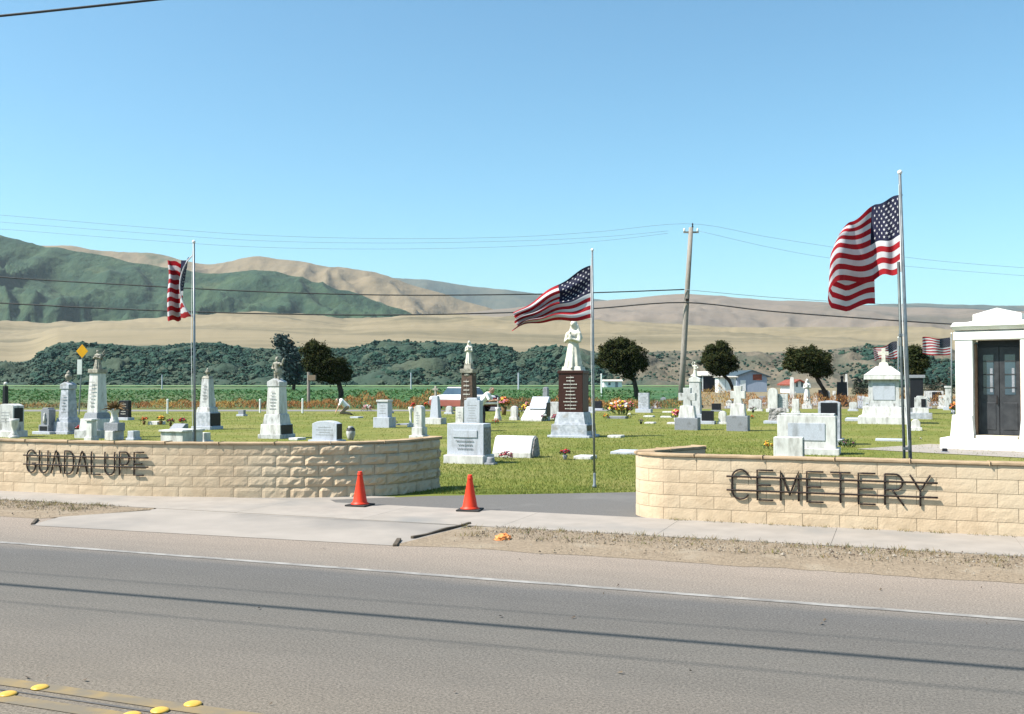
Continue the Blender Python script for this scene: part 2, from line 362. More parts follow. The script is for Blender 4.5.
# scattered leaves and grit on the road
vs = []; fs = []
for k in range(45):
    u = random.uniform(-7, 6); v = random.uniform(3.6, 9); s = random.uniform(.006, .022); a = random.uniform(0, 6)
    b = len(vs); c_, s_ = math.cos(a), math.sin(a)
    for (i, j, z) in ((-1, -.4, .006), (1, -.3, .012), (.8, .4, .02), (-.7, .35, .009)): vs.append((u + s * (i * c_ - j * s_), v + s * (i * s_ + j * c_), z))
    fs.append((b, b + 1, b + 2, b + 3))
pyd('road_litter', vs, fs, M('dead_leaf', (.07, .05, .04), (.12, .09, .06), 5, .9), kind='stuff', rz=-TH)
# orange rag/wrapper on the gravel
bm = bmesh.new(); bmesh.ops.create_icosphere(bm, subdivisions=3, radius=1)
for v in bm.verts:
    q = 1 + .35 * noise.noise(v.co * 2.2) + .2 * noise.noise(v.co * 6); v.co = Vector((v.co.x * .085 * q, v.co.y * .06 * q, max(0, v.co.z + .25) * .05 * q))
o = mesh('crumpled_bag', bm, M('orange_bag', (.70, .25, .07), (.60, .16, .04), 12, .6, c3=(.75, .5, .25), s3=9), loc=G(503, 541) + Vector((0, 0, .015)), rz=.4)
tag(o, 'crumpled orange scrap lying on the gravel verge', 'litter')
# dark curb boards at the apron's two edges
CURB = M('dark_curb', (.055, .045, .035), (.09, .07, .05), 9, .9, .5, 30)
def curb(name, label, pts_, w, h):
    bm = bmesh.new(); pts_ = [Vector(p) for p in pts_]; L = []; 
    for i, p in enumerate(pts_):
        d = (pts_[min(i + 1, len(pts_) - 1)] - pts_[max(0, i - 1)]).normalized(); nn = Vector((-d.y, d.x, 0))
        hh = h * (.8 + .3 * noise.noise(p * 3)); L.append([bm.verts.new(p + nn * a * w + Vector((0, 0, z))) for a, z in ((-.5, -.02), (.5, -.02), (.5, hh), (-.5, hh))])
    for a, b in zip(L, L[1:]):
        for k in range(4): bm.faces.new((a[k], a[(k + 1) % 4], b[(k + 1) % 4], b[k]))
    bm.faces.new(L[0][::-1]); bm.faces.new(L[-1])
    tag(mesh(name, bm, CURB, bev=.008), label, 'curb')
ca, cb = G(412, 539), G(470, 524.5)
curb('curb_edge', 'long dark curb edging along the right side of the concrete driveway apron', [ca.lerp(cb, i / 12) for i in range(13)], .04, .035)
curb('curb_stub', 'short dark curb stub at the roadside corner right of the apron', [G(395, 546.5), G(399, 540.5)], .05, .03)
curb('curb_stub', 'short dark curb stub where the gravel ends left of the apron', [G(32.5, 525), G(37, 520)], .04, .03)
# road studs
for i, (px, py, lab) in enumerate(((40, 688.5, 'yellow ceramic road stud in the far row, leftmost of that row'), (193, 705, 'yellow ceramic road stud in the far row, rightmost of all the studs'),
        (8, 695, 'yellow ceramic road stud cut by the left picture edge'), (160, 711.5, 'yellow ceramic road stud in the middle of the right hand cluster'), (132, 716, 'yellow ceramic road stud nearest the camera, at the bottom edge'))):
    if i == 0:
        bm = bmesh.new(); lathe(bm, [(.046, 0), (.046, .003), (.042, .007), (.033, .011), (.018, .0135), (.004, .014)], 24)
        st0 = mesh('road_stud', bm, M('stud_ceramic', (.60, .37, .06), (.50, .30, .05), 20, .4, c3=(.5, .36, .12), s3=25, mid3=(.6, .8)), smooth=True); o = st0
    else: o = st0.copy(); COL.objects.link(o)
    o.location = G(px, py) + Vector((0, 0, .004)); tag(o, lab, 'road stud', 'yellow road studs on the centre line')
# ------------------------------------------------------------------ block walls
class Path:
    def __init__(s, p, head, n_, ds=.01):           # head(s) in degrees
        s.ds = ds; s.P = [Vector(p)]; s.H = [R(head(0))]
        for i in range(n_):
            h = R(head(i * ds)); s.P.append(s.P[-1] + Vector((math.cos(h), math.sin(h), 0)) * ds); s.H.append(h)
        s.L = n_ * ds
    def pt(s, d, off=0, z=0):                       # off > 0 = towards the outer (road) face
        q = max(0, min(len(s.P) - 1.001, d / s.ds)); i = int(q); p = s.P[i].lerp(s.P[i + 1], q - i); h = s.H[i]
        return p + Vector((math.sin(h), -math.cos(h), 0)) * off + Vector((0, 0, z))
S0 = 14.0
lp0 = Vector((-7.75, 15.08, 0)) - Vector((math.cos(R(-20)), math.sin(R(-20)), 0)) * S0
lh = [(0, -20), (S0 + 1, -19), (S0 + 2.6, -9), (S0 + 3.6, -3), (S0 + 4.7, 4), (S0 + 5.4, 14), (S0 + 6.0, 34), (S0 + 6.5, 58), (S0 + 7.1, 66)]
pathL = Path(lp0, lambda s: interp(lh, s), int((S0 + 7.36) * 100))
L1, RAD = 1.08, .5; arc = R(114) * RAD
def rhead(s):
    if s < L1: return 225
    if s < L1 + arc: return 225 + 114 * (s - L1) / arc
    return 339.1
pathR = Path((2.47, 13.634, 0), rhead, int((L1 + arc + 16) * 100))
def wall(path, name, label, caplen=.8, amp=.72):
    root = empty(name, label, 'wall', path.pt(path.L / 2), 0); base = root.location.copy()
    HB, N = .152, 5; TK = .2; bw = .405
    vs = []; fs = []; nx, nz = 9, 5
    # core (mortar)
    cv = []; cf = []; n_ = int(path.L / .1)
    for i in range(n_ + 1):
        d = path.L * i / n_
        for off, z in ((-.014, -.05), (-.014, N * HB), (-TK + .014, N * HB), (-TK + .014, -.05)): cv.append(path.pt(d, off, z) - base)
        if i:
            for k in range(4): a = i * 4; cf.append((a - 4 + k, a + k, a + (k + 1) % 4, a - 4 + (k + 1) % 4))
    cf += [(3, 2, 1, 0), tuple(n_ * 4 + k for k in range(4))]
    pyd('mortar_core', cv, cf, MORT, root)
    J = .0045
    for side in (0, 1):
        for r in range(N):
            x = -bw / 2 * (r % 2)
            while x < path.L:
                x0, x1 = max(0, x) + J / 2, min(path.L, x + bw) - J / 2; x += bw
                if x1 - x0 < .05: continue
                z0, z1 = r * HB + J / 2, (r + 1) * HB - J / 2
                if r == 0: z0 = -.05
                seed = Vector((x * 3.7, r * 5.1, side * 9.7)); b = len(vs); tl = random.uniform(-.006, .006); tz = random.uniform(-.006, .006)
                for i in range(nx):
                    for j in range(nz):
                        a, c = i / (nx - 1), j / (nz - 1)
                        edge = 1 if (0 < i < nx - 1 and 0 < j < nz - 1) else 0
                        hgt = (.016 + .016 * noise.noise(seed + Vector((a * 4, c * 2, 0))) + .009 * noise.noise(seed + Vector((a * 11, c * 5, 3))) + tl * (a - .5) * 2 + tz * (c - .5) * 2) * edge * (amp(x0) if callable(amp) else amp)
                        d = x0 + (x1 - x0) * a
                        vs.append((path.pt(d, hgt, z0 + (z1 - z0) * c) if side == 0 else path.pt(d, -TK - hgt, z0 + (z1 - z0) * c)) - base)
                for i in range(nx - 1):
                    for j in range(nz - 1):
                        q = b + i * nz + j; f = (q, q + nz, q + nz + 1, q + 1); fs.append(f if side == 0 else f[::-1])
                # rim back into the joint
                ring = [b + i * nz for i in range(nx)] + [b + (nx - 1) * nz + j for j in range(1, nz)] + [b + i * nz + nz - 1 for i in range(nx - 2, -1, -1)] + [b + j for j in range(nz - 2, 0, -1)]
                e0 = len(vs)
                for q in ring:
                    p = vs[q]; i_, j_ = divmod(q - b, nz); d = x0 + (x1 - x0) * i_ / (nx - 1); z = z0 + (z1 - z0) * j_ / (nz - 1)
                    vs.append(path.pt(d, -.02 if side == 0 else -TK + .02, z) - base)
                for q in range(len(ring)):
                    f = (ring[q], e0 + q, e0 + (q + 1) % len(ring), ring[(q + 1) % len(ring)]); fs.append(f if side == 0 else f[::-1])
    # end blocks
    for d, sg in ((0, -1), (path.L, 1)):
        for r in range(N):
            b = len(vs); h = path.H[0 if sg < 0 else -1]; t = Vector((math.cos(h), math.sin(h), 0)) * sg
            z0, z1 = (r * HB + J / 2 if r else -.05), (r + 1) * HB - J / 2
            for o_, e in ((-.004, 0), (-.05, .018), (-TK + .05, .02), (-TK + .004, 0)):
                for z in (z0, z1): vs.append(path.pt(d, o_, z) + t * (.012 + e) - base)
            for k in range(3): f = (b + 2 * k, b + 2 * k + 2, b + 2 * k + 3, b + 2 * k + 1); fs.append(f)
            fs.append((b, b + 6, b + 7, b + 1)[::-1])
    pyd('block_face', vs, fs, BLOCK, root)
    # cap slabs
    vs = []; fs = []; x = 0
    while x < path.L - .02:
        x0, x1 = x + .003, min(path.L, x + caplen) - .003; x += caplen; b = len(vs); m = 9
        if x == caplen: x0 -= .03
        hz = random.uniform(-.004, .004)
        for i in range(m):
            d = x0 + (x1 - x0) * i / (m - 1); jo = .006 * noise.noise((d * 9, 1, 2)); jz = .004 * noise.noise((d * 8, 7, 2)) + hz
            ext = 0 if x1 < path.L - .01 or i < m - 1 else .04
            h = path.H[min(len(path.H) - 1, int(d * 100))]; e = Vector((math.cos(h), math.sin(h), 0)) * ext
            for o_, z in ((.022 + jo, N * HB + .002), (.022 + jo, N * HB + .036 + jz), (-TK - .012, N * HB + .036 + jz), (-TK - .012, N * HB + .002)): vs.append(path.pt(d, o_, z) + e - base)
            if i:
                for k in range(4): a = b + i * 4; fs.append((a - 4 + k, a + k, a + (k + 1) % 4, a - 4 + (k + 1) % 4))
        fs += [(b + 3, b + 2, b + 1, b), tuple(b + (m - 1) * 4 + k for k in range(4))]
    o = pyd('wall_cap', vs, fs, CAPM, root); bv = o.modifiers.new('bevel', 'BEVEL'); bv.width = .008; bv.segments = 2; bv.limit_method = 'ANGLE'
wall(pathL, 'block_wall', 'curved tan split-face block wall carrying the word GUADALUPE, left of the entrance', amp=lambda x: .20 + 1.8 * smoothstep(S0 + 3.4, S0 + 6, x))
wall(pathR, 'block_wall', 'tan block wall carrying the word CEMETERY, right of the entrance', amp=.14)
# ------------------------------------------------------------------ iron lettering
def arcp(cx, cy, rx, ry, a0, a1, n_=10): return [(cx + rx * math.cos(R(a0 + (a1 - a0) * i / n_)), cy + ry * math.sin(R(a0 + (a1 - a0) * i / n_))) for i in range(n_ + 1)]
GLY = {
 'C': [[*arcp(.5, .72, .42, .28, 25, 180), *arcp(.5, .28, .42, .28, 180, 335)]],
 'G': [[*arcp(.5, .72, .42, .28, 25, 180), *arcp(.5, .28, .42, .28, 180, 360), (.92, .40), (.60, .40)]],
 'U': [[(.08, 1), *arcp(.5, .28, .42, .28, 180, 360), (.92, 1)]],
 'A': [[(.02, 0), (.42, .93), (.5, 1), (.58, .93), (.98, 0)], [(.2, .38), (.8, .38)]],
 'D': [[(.1, 0), (.1, 1)], [(.1, 1), (.45, 1), *arcp(.45, .65, .47, .35, 80, 0), *arcp(.45, .35, .47, .35, 0, -80), (.45, 0), (.1, 0)]],
 'L': [[(.12, 1), (.12, 0), (.92, 0)]],
 'P': [[(.12, 0), (.12, 1)], [(.12, 1), (.55, 1), *arcp(.6, .73, .32, .27, 80, -80), (.55, .46), (.12, .46)]],
 'E': [[(.92, 1), (.12, 1), (.12, 0), (.92, 0)], [(.12, .5), (.8, .5)]],
 'M': [[(.06, 0), (.06, 1), (.5, .18), (.94, 1), (.94, 0)]],
 'T': [[(.02, 1), (.98, 1)], [(.5, 1), (.5, 0)]],
 'R': [[(.12, 0), (.12, 1)], [(.12, 1), (.55, 1), *arcp(.6, .75, .32, .25, 80, -80), (.55, .50), (.12, .50)], [(.45, .5), (.98, 0)]],
 'Y': [[(.04, 1), (.5, .48), (.96, 1)], [(.5, .48), (.5, 0)]]}
def px_of(p):
    d = Vector(p) - Vector((0, 0, EYE)); c = d.y * CP + d.z * SP
    return 512 + F * d.x / c
def find_s(path, px, lo, hi):
    for i in range(40):
        m = (lo + hi) / 2
        if px_of(path.pt(m, .05, .5)) < px: lo = m
        else: hi = m
    return lo
def sign(path, word, x0, x1, smin, smax, z0, z1, rails, label):
    a, b = find_s(path, x0, smin, smax), find_s(path, x1, smin, smax)
    root = empty('lettering', label, 'lettering', path.pt((a + b) / 2, 0)); base = root.location.copy(); OFF = .020
    cell = (b - a) / len(word); rr = .0112
    for i, ch in enumerate(word):
        bm = bmesh.new()
        for st in GLY[ch]:
            pp = []
            for (p, q) in zip(st, st[1:]):
                for t in (0, .25, .5, .75): pp.append((p[0] + (q[0] - p[0]) * t, p[1] + (q[1] - p[1]) * t))
            pp.append(st[-1])
            tube(bm, [path.pt(a + cell * (i + .09 + .82 * x), OFF, z0 + (z1 - z0) * z) - base for x, z in pp], rr, 6)
        mesh('letter', bm, IRON, root, smooth=True)
    for zf in rails:
        bm = bmesh.new(); z = z0 + (z1 - z0) * zf
        tube(bm, [path.pt(a - .02 + (b - a + .06) * i / 30, OFF + .010, z) - base for i in range(31)], .0120, 6)
        rl = mesh('rail', bm, IRON, root, smooth=True)
        for q in (.04, .35, .65, .96):
            bm = bmesh.new(); s_ = a + (b - a) * q; tube(bm, [path.pt(s_, OFF - .02, z) - base, path.pt(s_, -.01, z) - base], .008, 6); mesh('standoff', bm, IRON, rl)
sign(pathL, 'GUADALUPE', 23.5, 145, S0 - 4, S0 + 3, .312, .645, (.76, .36), 'black iron rod letters reading GUADALUPE on the left wall')
sign(pathR, 'CEMETERY', 728, 934, L1 + arc + .1, L1 + arc + 8, .29, .635, (.76, .30), 'black iron rod letters reading CEMETERY on the right wall')
# ------------------------------------------------------------------ traffic cones
def cone():
    r = empty('traffic_cone', '', 'traffic cone', (0, 0, 0), RZ, 'orange traffic cones across the entrance')
    bm = bmesh.new(); abox(bm, 0, 0, 0, .30, .30, .022); mesh('base', bm, RUBBER, r, bev=.008)
    bm = bmesh.new(); lathe(bm, [(.122, .0215), (.122, .032), (.100, .045), (.095, .055), (.028, .425), (.030, .43), (.030, .452), (.024, .458), (.018, .458), (.018, .40)], 28); mesh('cone_body', bm, ORANGE, r, smooth=True)
    bm = bmesh.new(); lathe(bm, [(.036, .405), (.037, .41), (.034, .428), (.033, .43)], 24); mesh('collar', bm, ORANGE, r, smooth=True)
    return r
c1 = cone(); c1.location = G(360, 506.5) + Vector((0, 0, .012)); c1['label'] = 'orange traffic cone in front of the left wall end, left of the two'
c2 = copy_tree(c1); c2.location = G(470, 511.3) + Vector((0, 0, .012)); c2['label'] = 'orange traffic cone in front of the grass gap, right of the two'; c2.rotation_euler.z = RZ + .15
# ------------------------------------------------------------------ statues
_cache = {}
def statue_mesh(kind, mat):
    key = (kind, mat.name)
    if key in _cache: return _cache[key]
    c = []                               # unit figure: height 1, facing -y
    def robe(w=1.0):
        c.append(((0, 0, .02), (0, 0, .30), .155 * w, .12 * w)); c.append(((0, 0, .30), (0, 0, .55), .12 * w, .095 * w))
        for k in range(9):
            a = 2 * math.pi * k / 9 + .2; c.append(((math.cos(a) * .15 * w, math.sin(a) * .14 * w, .01), (math.cos(a) * .085 * w, math.sin(a) * .075 * w, .52), .035, .018))
        c.append(((-.07, 0, .70), (.07, 0, .70), .075, .075)); c.append(((0, 0, .55), (0, 0, .70), .095, .085))
    def head(x=0, y=0, z=.885):
        c.append(((x, y, z - .02), (x, y - .008, z + .025), .050, .056)); c.append(((x * .5, 0, .74), (x, y, z - .03), .04, .036)); c.append(((x, y - .055, z + .005), (x, y - .06, z - .005), .012, .014))
    if kind == 'robed':                  # veiled woman, hands joined, child/offering at the chest
        robe(); head(.01, -.02)
        c += [((0, .02, .93), (-.0, .055, .60), .062, .085), ((-.05, .03, .88), (-.12, .03, .62), .03, .05), ((.06, .03, .88), (.13, .03, .62), .03, .05)]
        for s in (-1, 1): c += [((s * .13, 0, .70), (s * .155, -.03, .55), .045, .040), ((s * .155, -.03, .55), (s * .03, -.13, .60), .036, .026)]
        c += [((.02, -.12, .60), (.02, -.13, .66), .045, .035), ((.02, -.135, .72), (.02, -.135, .73), .03, .03)]
    if kind == 'pointing':               # standing figure with one arm raised
        robe(.8); head(-.01, -.01)
        c += [((.11, 0, .71), (.18, -.02, .60), .04, .036), ((.18, -.02, .60), (.07, -.12, .56), .034, .026), ((-.11, 0, .71), (-.17, -.03, .83), .04, .032), ((-.17, -.03, .83), (-.10, -.06, .97), .03, .022), ((-.10, -.06, .97), (-.09, -.07, 1.0), .022, .02)]
    if kind == 'angel':
        robe(.9); head()
        for s in (-1, 1):
            c += [((s * .12, 0, .70), (s * .15, -.05, .55), .04, .035), ((s * .15, -.05, .55), (s * .02, -.13, .62), .034, .026)]
            for q in range(5): c.append(((s * .05, .09, .68 - q * .03), (s * (.20 + .01 * q), .14, .98 - q * .16), .03, .014))
    if kind == 'soldier':                # child/soldier with arm up, legs apart
        for s in (-1, 1): c += [((s * .07, 0, .03), (s * .06, 0, .26), .045, .055), ((s * .06, 0, .26), (s * .05, 0, .48), .058, .07), ((s * .07, -.05, .03), (s * .07, .02, .03), .035, .035)]
        c += [((0, 0, .46), (0, 0, .70), .095, .10), ((-.08, 0, .72), (.08, 0, .72), .07, .07), ((0, 0, .40), (0, 0, .50), .12, .10)]; head(0, -.01)
        c += [((0, 0, .95), (0, 0, .96), .06, .05), ((-.12, 0, .71), (-.17, -.02, .54), .042, .036), ((-.17, -.02, .54), (-.06, -.13, .52), .034, .03), ((.12, 0, .71), (.20, -.03, .66), .042, .036), ((.20, -.03, .66), (.26, -.06, .86), .034, .028), ((.26, -.06, .86), (.30, -.06, .94), .03, .02), ((.05, .05, .2), (.08, .08, .50), .06, .05)]
    me = fuse(c, .016, 2, mat); _cache[key] = me; return me
# ------------------------------------------------------------------ monuments
GRP = 'gravestones and monuments in the cemetery'
class Mon:
    """A gravestone set out in picture-sized units at its own distance: 1 unit = k metres. Front faces the road."""
    def __init__(s, name, label, cx, yb, D=.5, rz=RZ, cat='gravestone', group=GRP):
        g = G(cx, yb); s.k = g.length and g.y / F
        n_ = Vector((-math.sin(rz), math.cos(rz), 0)); s.t = empty(name, label, cat, g + n_ * D / 2, rz, group)
    def put(s, name, bm, mat, smooth=False, bev=.012, parent=None): return mesh(name, bm, mat, parent or s.t, smooth=smooth, bev=bev)
    def box(s, name, mat, w, d, z0, z1, tw=1, x=0, y=0, bev=.012, parent=None, td=None):   # w,z in picture units; d in metres
        k = s.k; bm = bmesh.new(); zz0 = z0 * k - (.03 if z0 == 0 else .004)
        abox(bm, x * k, y, zz0, w * k / .95, d, z1 * k - zz0, tw, td); return s.put(name, bm, mat, bev=bev, parent=parent)
    def tablet(s, name, mat, w, d, z0, z1, top='flat', x=0, y=0, bev=.012, parent=None):
        k = s.k; W = w * k / .95 / 2; a, b = z0 * k - .004, z1 * k
        if z0 == 0: a = -.03
        o = {'flat': [(-W, b), (W, b)], 'round': [(-W * math.cos(R(t)), b - W * .9 + W * .9 * math.sin(R(t))) for t in range(0, 181, 15)],
             'serp': [(-W, b - W * .18), *[(-W * math.cos(R(t)), b - W * .3 + W * .3 * math.sin(R(t))) for t in range(20, 161, 10)], (W, b - W * .18)],
             'peak': [(-W, b - W * .45), (0, b), (W, b - W * .45)],
             'step': [(-W, b - W * .3), (-W * .75, b - W * .3), (-W * .6, b), (W * .6, b), (W * .75, b - W * .3), (W, b - W * .3)]}[top]
        bm = bmesh.new(); prism(bm, [(p[0] + x * k, p[1]) for p in [(-W, a), *o, (W, a)]], y - d / 2, y + d / 2)
        return s.put(name, bm, mat, bev=bev, parent=parent)
    def text(s, w, z0, z1, yf, rows, mat=ENGR, x=0, parent=None):        # rows of worn unreadable engraving on the front
        k = s.k; bm = bmesh.new(); dz = (z1 - z0) * k / rows
        for r in range(rows):
            ww = w * k * random.uniform(.5, 1); xx = -ww / 2
            while xx < ww / 2 - .01:
                q = random.uniform(.012, .04); q = min(q, ww / 2 - xx); abox(bm, x * k + xx + q / 2, yf - .001, z0 * k + dz * (r + .3), q, .006, dz * .32 * random.uniform(.7, 1)); xx += q + .014
        abox(bm, x * k, yf, z0 * k, .004, .004, (z1 - z0) * k)
        return s.put('inscription', bm, mat, bev=0, parent=parent)
    def lathe(s, name, mat, prof, x=0, y=0, seg=16, parent=None, z=0):
        k = s.k; bm = bmesh.new(); lathe(bm, [(r * k, (z + q) * k) for r, q in prof], seg, (x * k, y, 0)); return s.put(name, bm, mat, True, 0, parent)
    def statue(s, kind, mat, z0, z1, x=0, y=0, rz=0, wid=1.0):
        k = s.k; o = link('statue', statue_mesh(kind, mat), s.t, (x * k, y, z0 * k - .01), rz); h = (z1 - z0) * k + .01; o.scale = (h * wid, h * wid, h); return o
    def cross(s, mat, z0, z1, w, arm_z, t=.25, d=.14, x=0, y=0):
        k = s.k; W = w / 2; A = t * w / 2; b = bmesh.new()
        o = [(-A * 1.15, z0), (-A, arm_z - A), (-W, arm_z - A * 1.1), (-W, arm_z + A * 1.1), (-A, arm_z + A), (-A * 1.1, z1), (A * 1.1, z1), (A, arm_z + A), (W, arm_z + A * 1.1), (W, arm_z - A * 1.1), (A, arm_z - A), (A * 1.15, z0)]
        prism(b, [(x * k + p * k, q * k - (.01 if q == z0 else 0)) for p, q in o], y - d / 2, y + d / 2); return s.put('cross', b, mat, bev=.01)
URN = [(2.0, 0), (2.2, .8), (.9, 1.4), (.8, 2.2), (2.6, 4), (3.3, 6.2), (3.1, 7.6), (2.0, 8.4), (1.6, 9), (2.1, 9.4), (1.8, 10.2), (.9, 11), (.4, 12)]
def urn(sc, hz=1.0): return [(r * sc, z * sc * hz) for r, z in URN]
# --- left part of the cemetery, seen over the left wall
m = Mon('gravestone', 'big white gravestone with dark shaded right end, cut by the left picture edge', 3, 437, .55)
m.box('base', WHITE, 24, .6, 0, 6); m.tablet('die', OLDW, 20, .42, 6, 33, 'serp'); m.box('end_shade', DARKG, 1, .34, 15, 29, x=10.2); m.text(13, 14, 26, -.21, 4)  # thin slab paints the shaded right end dark
m = Mon('grave_urn', 'white footed stone urn in front of the cut-off white gravestone', 10, 438, .3, cat='urn'); m.lathe('urn_bowl', WHITE, [(4, -1), (4, 3), (2.4, 5), (2, 8), (3.4, 12), (4.4, 17), (4.6, 19), (3.6, 19)]); m.lathe('urn_foot', WHITE, [(5, -1), (5, 2), (4.2, 2.4)])
m = Mon('stone_pillar', 'slender dark stone pillar with pale ball top at the left picture edge', 0.5, 428, .4)
m.box('base', DARKG, 8, .4, 0, 6); m.box('shaft', DARKG, 4, .18, 6, 42, .8); m.lathe('ball', WHITE, [(.4, 0), (1.6, .8), (1.9, 2), (1.5, 3.4), (.4, 4)], z=42)
m = Mon('gravestone', 'dark speckled grey gravestone with pale figure relief, left of the draped grey shaft', 42, 434, .5)
m.box('base', PALE, 22, .6, 0, 2.5); m.box('plinth', GREYG, 12, .4, 2.5, 9); m.tablet('tablet', GREYG, 10, .28, 9, 26, 'step'); m.lathe('relief_figure', WHITE, [(1.6, 0), (1.3, 3), (1.5, 6), (.7, 7.5), (1, 9), (.4, 10)], y=-.15, z=11); m.box('name_panel', DARKG, 9, .02, 3.5, 7.6, y=-.2, bev=0)
m = Mon('draped_shaft', 'tall grey stone shaft with draped top and dark urn finial, left of the yellow sign', 59, 434, .75, cat='monument')
m.box('base', PALE, 22, .8, 0, 2.5); m.box('plinth', LICHEN, 19, .66, 2.5, 12, .95); m.box('cap_stone', LICHEN, 15, .54, 12, 16, .9); m.box('shaft', LICHEN, 12, .42, 16, 45, .74); m.tablet('drape', LICHEN, 11, .36, 45, 52, 'peak'); m.lathe('urn', STATDK, urn(1.05), z=51); m.text(7, 20, 40, -.2, 6)
m = Mon('angel_column', 'white column with stained angel on top, in front of the yellow diamond sign', 86.5, 438, .85, cat='monument')
m.box('base', OLDW, 27, .95, 0, 8); m.box('plinth', WHITE, 22, .74, 8, 19, .93); m.box('step_stone', GREYG, 17, .6, 19, 25, .85); m.box('shaft', WHITE, 13, .42, 25, 65, .78); m.box('capital', STATDK, 12, .42, 65, 69, 1.0); m.statue('angel', STATDK, 69, 89, wid=1.35); m.text(8, 30, 58, -.22, 7)
m = Mon('white_pedestal', 'narrow white pedestal standing in front of the angel column', 87.5, 441, .3, cat='pedestal'); m.box('base', WHITE, 9, .3, 0, 4); m.box('shaft', WHITE, 7, .22, 4, 20, .9); m.box('cap', WHITE, 8.5, .28, 20, 22)
def bouquet(label, cx, yb, w, h, cols, n_=40, vase=None, leaf=GREEN, name='flower_bouquet', cat='flowers', leafn=60, group='flower bouquets on the graves', droop=0):
    g = G(cx, yb); k = g.y / F; t = empty(name, label, cat, g, random.uniform(-3, 3), group); W, H = w * k / 2, h * k
    vh = H * .42 if vase else 0
    if vase:
        bm = bmesh.new(); lathe(bm, [(W * .30, -.02), (W * .36, vh * .5), (W * .48, vh), (W * .40, vh)], 12); mesh('vase', bm, vase, t, smooth=True)
    bm = bmesh.new()
    for i in range(leafn):
        a = random.uniform(0, 6.28); r = W * math.sqrt(random.random()); z = vh + (H - vh) * random.uniform(0, .8) * (1 - .4 * r / W)
        p = Vector((r * math.cos(a), r * math.sin(a) * .8, z)); d = Vector((math.cos(a), math.sin(a), random.uniform(.3, 1.5))).normalized() * H * .22
        s_ = d.cross(Vector((random.random(), random.random(), .1))).normalized() * H * .05
        bm.faces.new([bm.verts.new(q) for q in (p - s_ * .4, p + d * .5 + s_, p + d, p + d * .5 - s_)])
    for i in range(7):
        a = random.uniform(0, 6.28); tube(bm, [(0, 0, vh * .7), (W * .4 * math.cos(a), W * .4 * math.sin(a), vh + (H - vh) * .6)], H * .015, 4)
    mesh('leaves', bm, leaf, t)
    per = max(6, n_ // len(cols))
    for c in cols:
        bm = bmesh.new()
        for i in range(per):
            a = random.uniform(0, 6.28); r = W * math.sqrt(random.random()) * .95; z = vh + (H - vh) * (.45 + .5 * random.random()) * (1 - .45 * (r / W) ** 2)
            q = bmesh.ops.create_icosphere(bm, subdivisions=1, radius=max(.012, H * random.uniform(.08, .13), W * .07), matrix=Matrix.Translation((r * math.cos(a), r * math.sin(a) * .8, z)) @ Matrix.Diagonal((1, 1, .7, 1)))
            for v in q['verts']: v.co += Vector((random.gauss(0, 1), random.gauss(0, 1), random.gauss(0, 1))) * H * .016
        mesh('blooms', bm, c, t)
    return t
bouquet('pink bouquet at the foot of the white angel column', 79, 434, 8, 9, [PINK, RED], 26, GREYG)
bouquet('small pink flower cluster beside the draped grey shaft', 49.5, 428, 5, 9, [PINK, WHT], 14, WHITE)
m = Mon('planter_pedestal', 'white stone pedestal with side ledges holding a dry brown plant', 108, 440, .5, cat='pedestal')
m.box('base', WHITE, 10, .45, 0, 9); m.box('ledge', GREYG, 17, .3, 9, 17); m.lathe('column', WHITE, [(5, 0), (4.2, 3), (3.3, 6), (3.2, 10), (4.6, 13), (4.8, 15), (4, 15)], z=16)
bm = bmesh.new(); k = m.k
for i in range(150):
    a = random.uniform(0, 6.28); e = random.uniform(.2, 1.4); d = Vector((math.cos(a) * math.cos(e), math.sin(a) * math.cos(e), math.sin(e))); L = random.uniform(7, 16) * k
    tube(bm, [(0, 0, 29 * k), d * L * .6 + Vector((0, 0, 29 * k)), d * L + Vector((0, 0, 28 * k - .15 * L))], [.012, .012, .004], 3)
m.put('dry_foliage', bm, DRYP, bev=0)
m = Mon('gravestone', 'small black gravestone with white engraving near the back road', 122, 420, .35)
m.box('base', PALE, 15, .42, 0, 2.5); m.tablet('tablet', DARKG, 12, .2, 2.5, 19.5, 'flat'); m.text(8, 5, 17, -.105, 5, ENGRW)
m = Mon('grave_marker', 'tiny pale block marker directly behind the left wall, right of the planter pedestal', 130, 440, .3); m.box('block', PALE, 7.5, .28, 0, 9, .95); m.box('base', PALE, 9.5, .34, 0, 2)
bouquet('orange and red bouquet left of a low white slab on the lawn', 144, 424.5, 8, 8, [ORA, RED], 26, DRYP)
bouquet('yellow topped bouquet right of a low white slab on the lawn', 161, 424.5, 8, 9, [YEL, ORA], 26, DRYP)
def flat(label, cx, yb, w, d=.45, h=.06, mat=WHITE, rz=RZ):
    g = G(cx, yb); k = g.y / F; bm = bmesh.new(); abox(bm, 0, 0, -.02, w * k / .95, d, h + .02)
    n_ = Vector((-math.sin(rz), math.cos(rz), 0)); o = mesh('grave_slab', bm, mat, loc=g + n_ * d / 2, rz=rz, bev=.012); tag(o, label, 'grave marker', 'flat grave slabs on the lawn'); return o
flat('low white slab between the orange bouquet and the yellow topped bouquet', 152.5, 424.5, 11, .5, .12)
m = Mon('slant_marker', 'grey slant-faced marker behind a long white slab, between two dark red bouquets', 173.5, 432.5, .45)
k = m.k; bm = bmesh.new(); prismx(bm, [(-.22, -.02), (-.22, .06), (.08, 8.5 * k), (.22, 8.5 * k), (.22, -.02)], -7.5 * k, 7.5 * k); m.put('marker_block', bm, GREYG); bm = bmesh.new(); abox(bm, 0, 0, -.02, 18 * k, .6, .05); m.put('base', bm, PALE)
bouquet('dark red bouquet behind the left end of the grey slant marker', 170.5, 426, 7, 8, [RED, PUR], 22, DRYP)
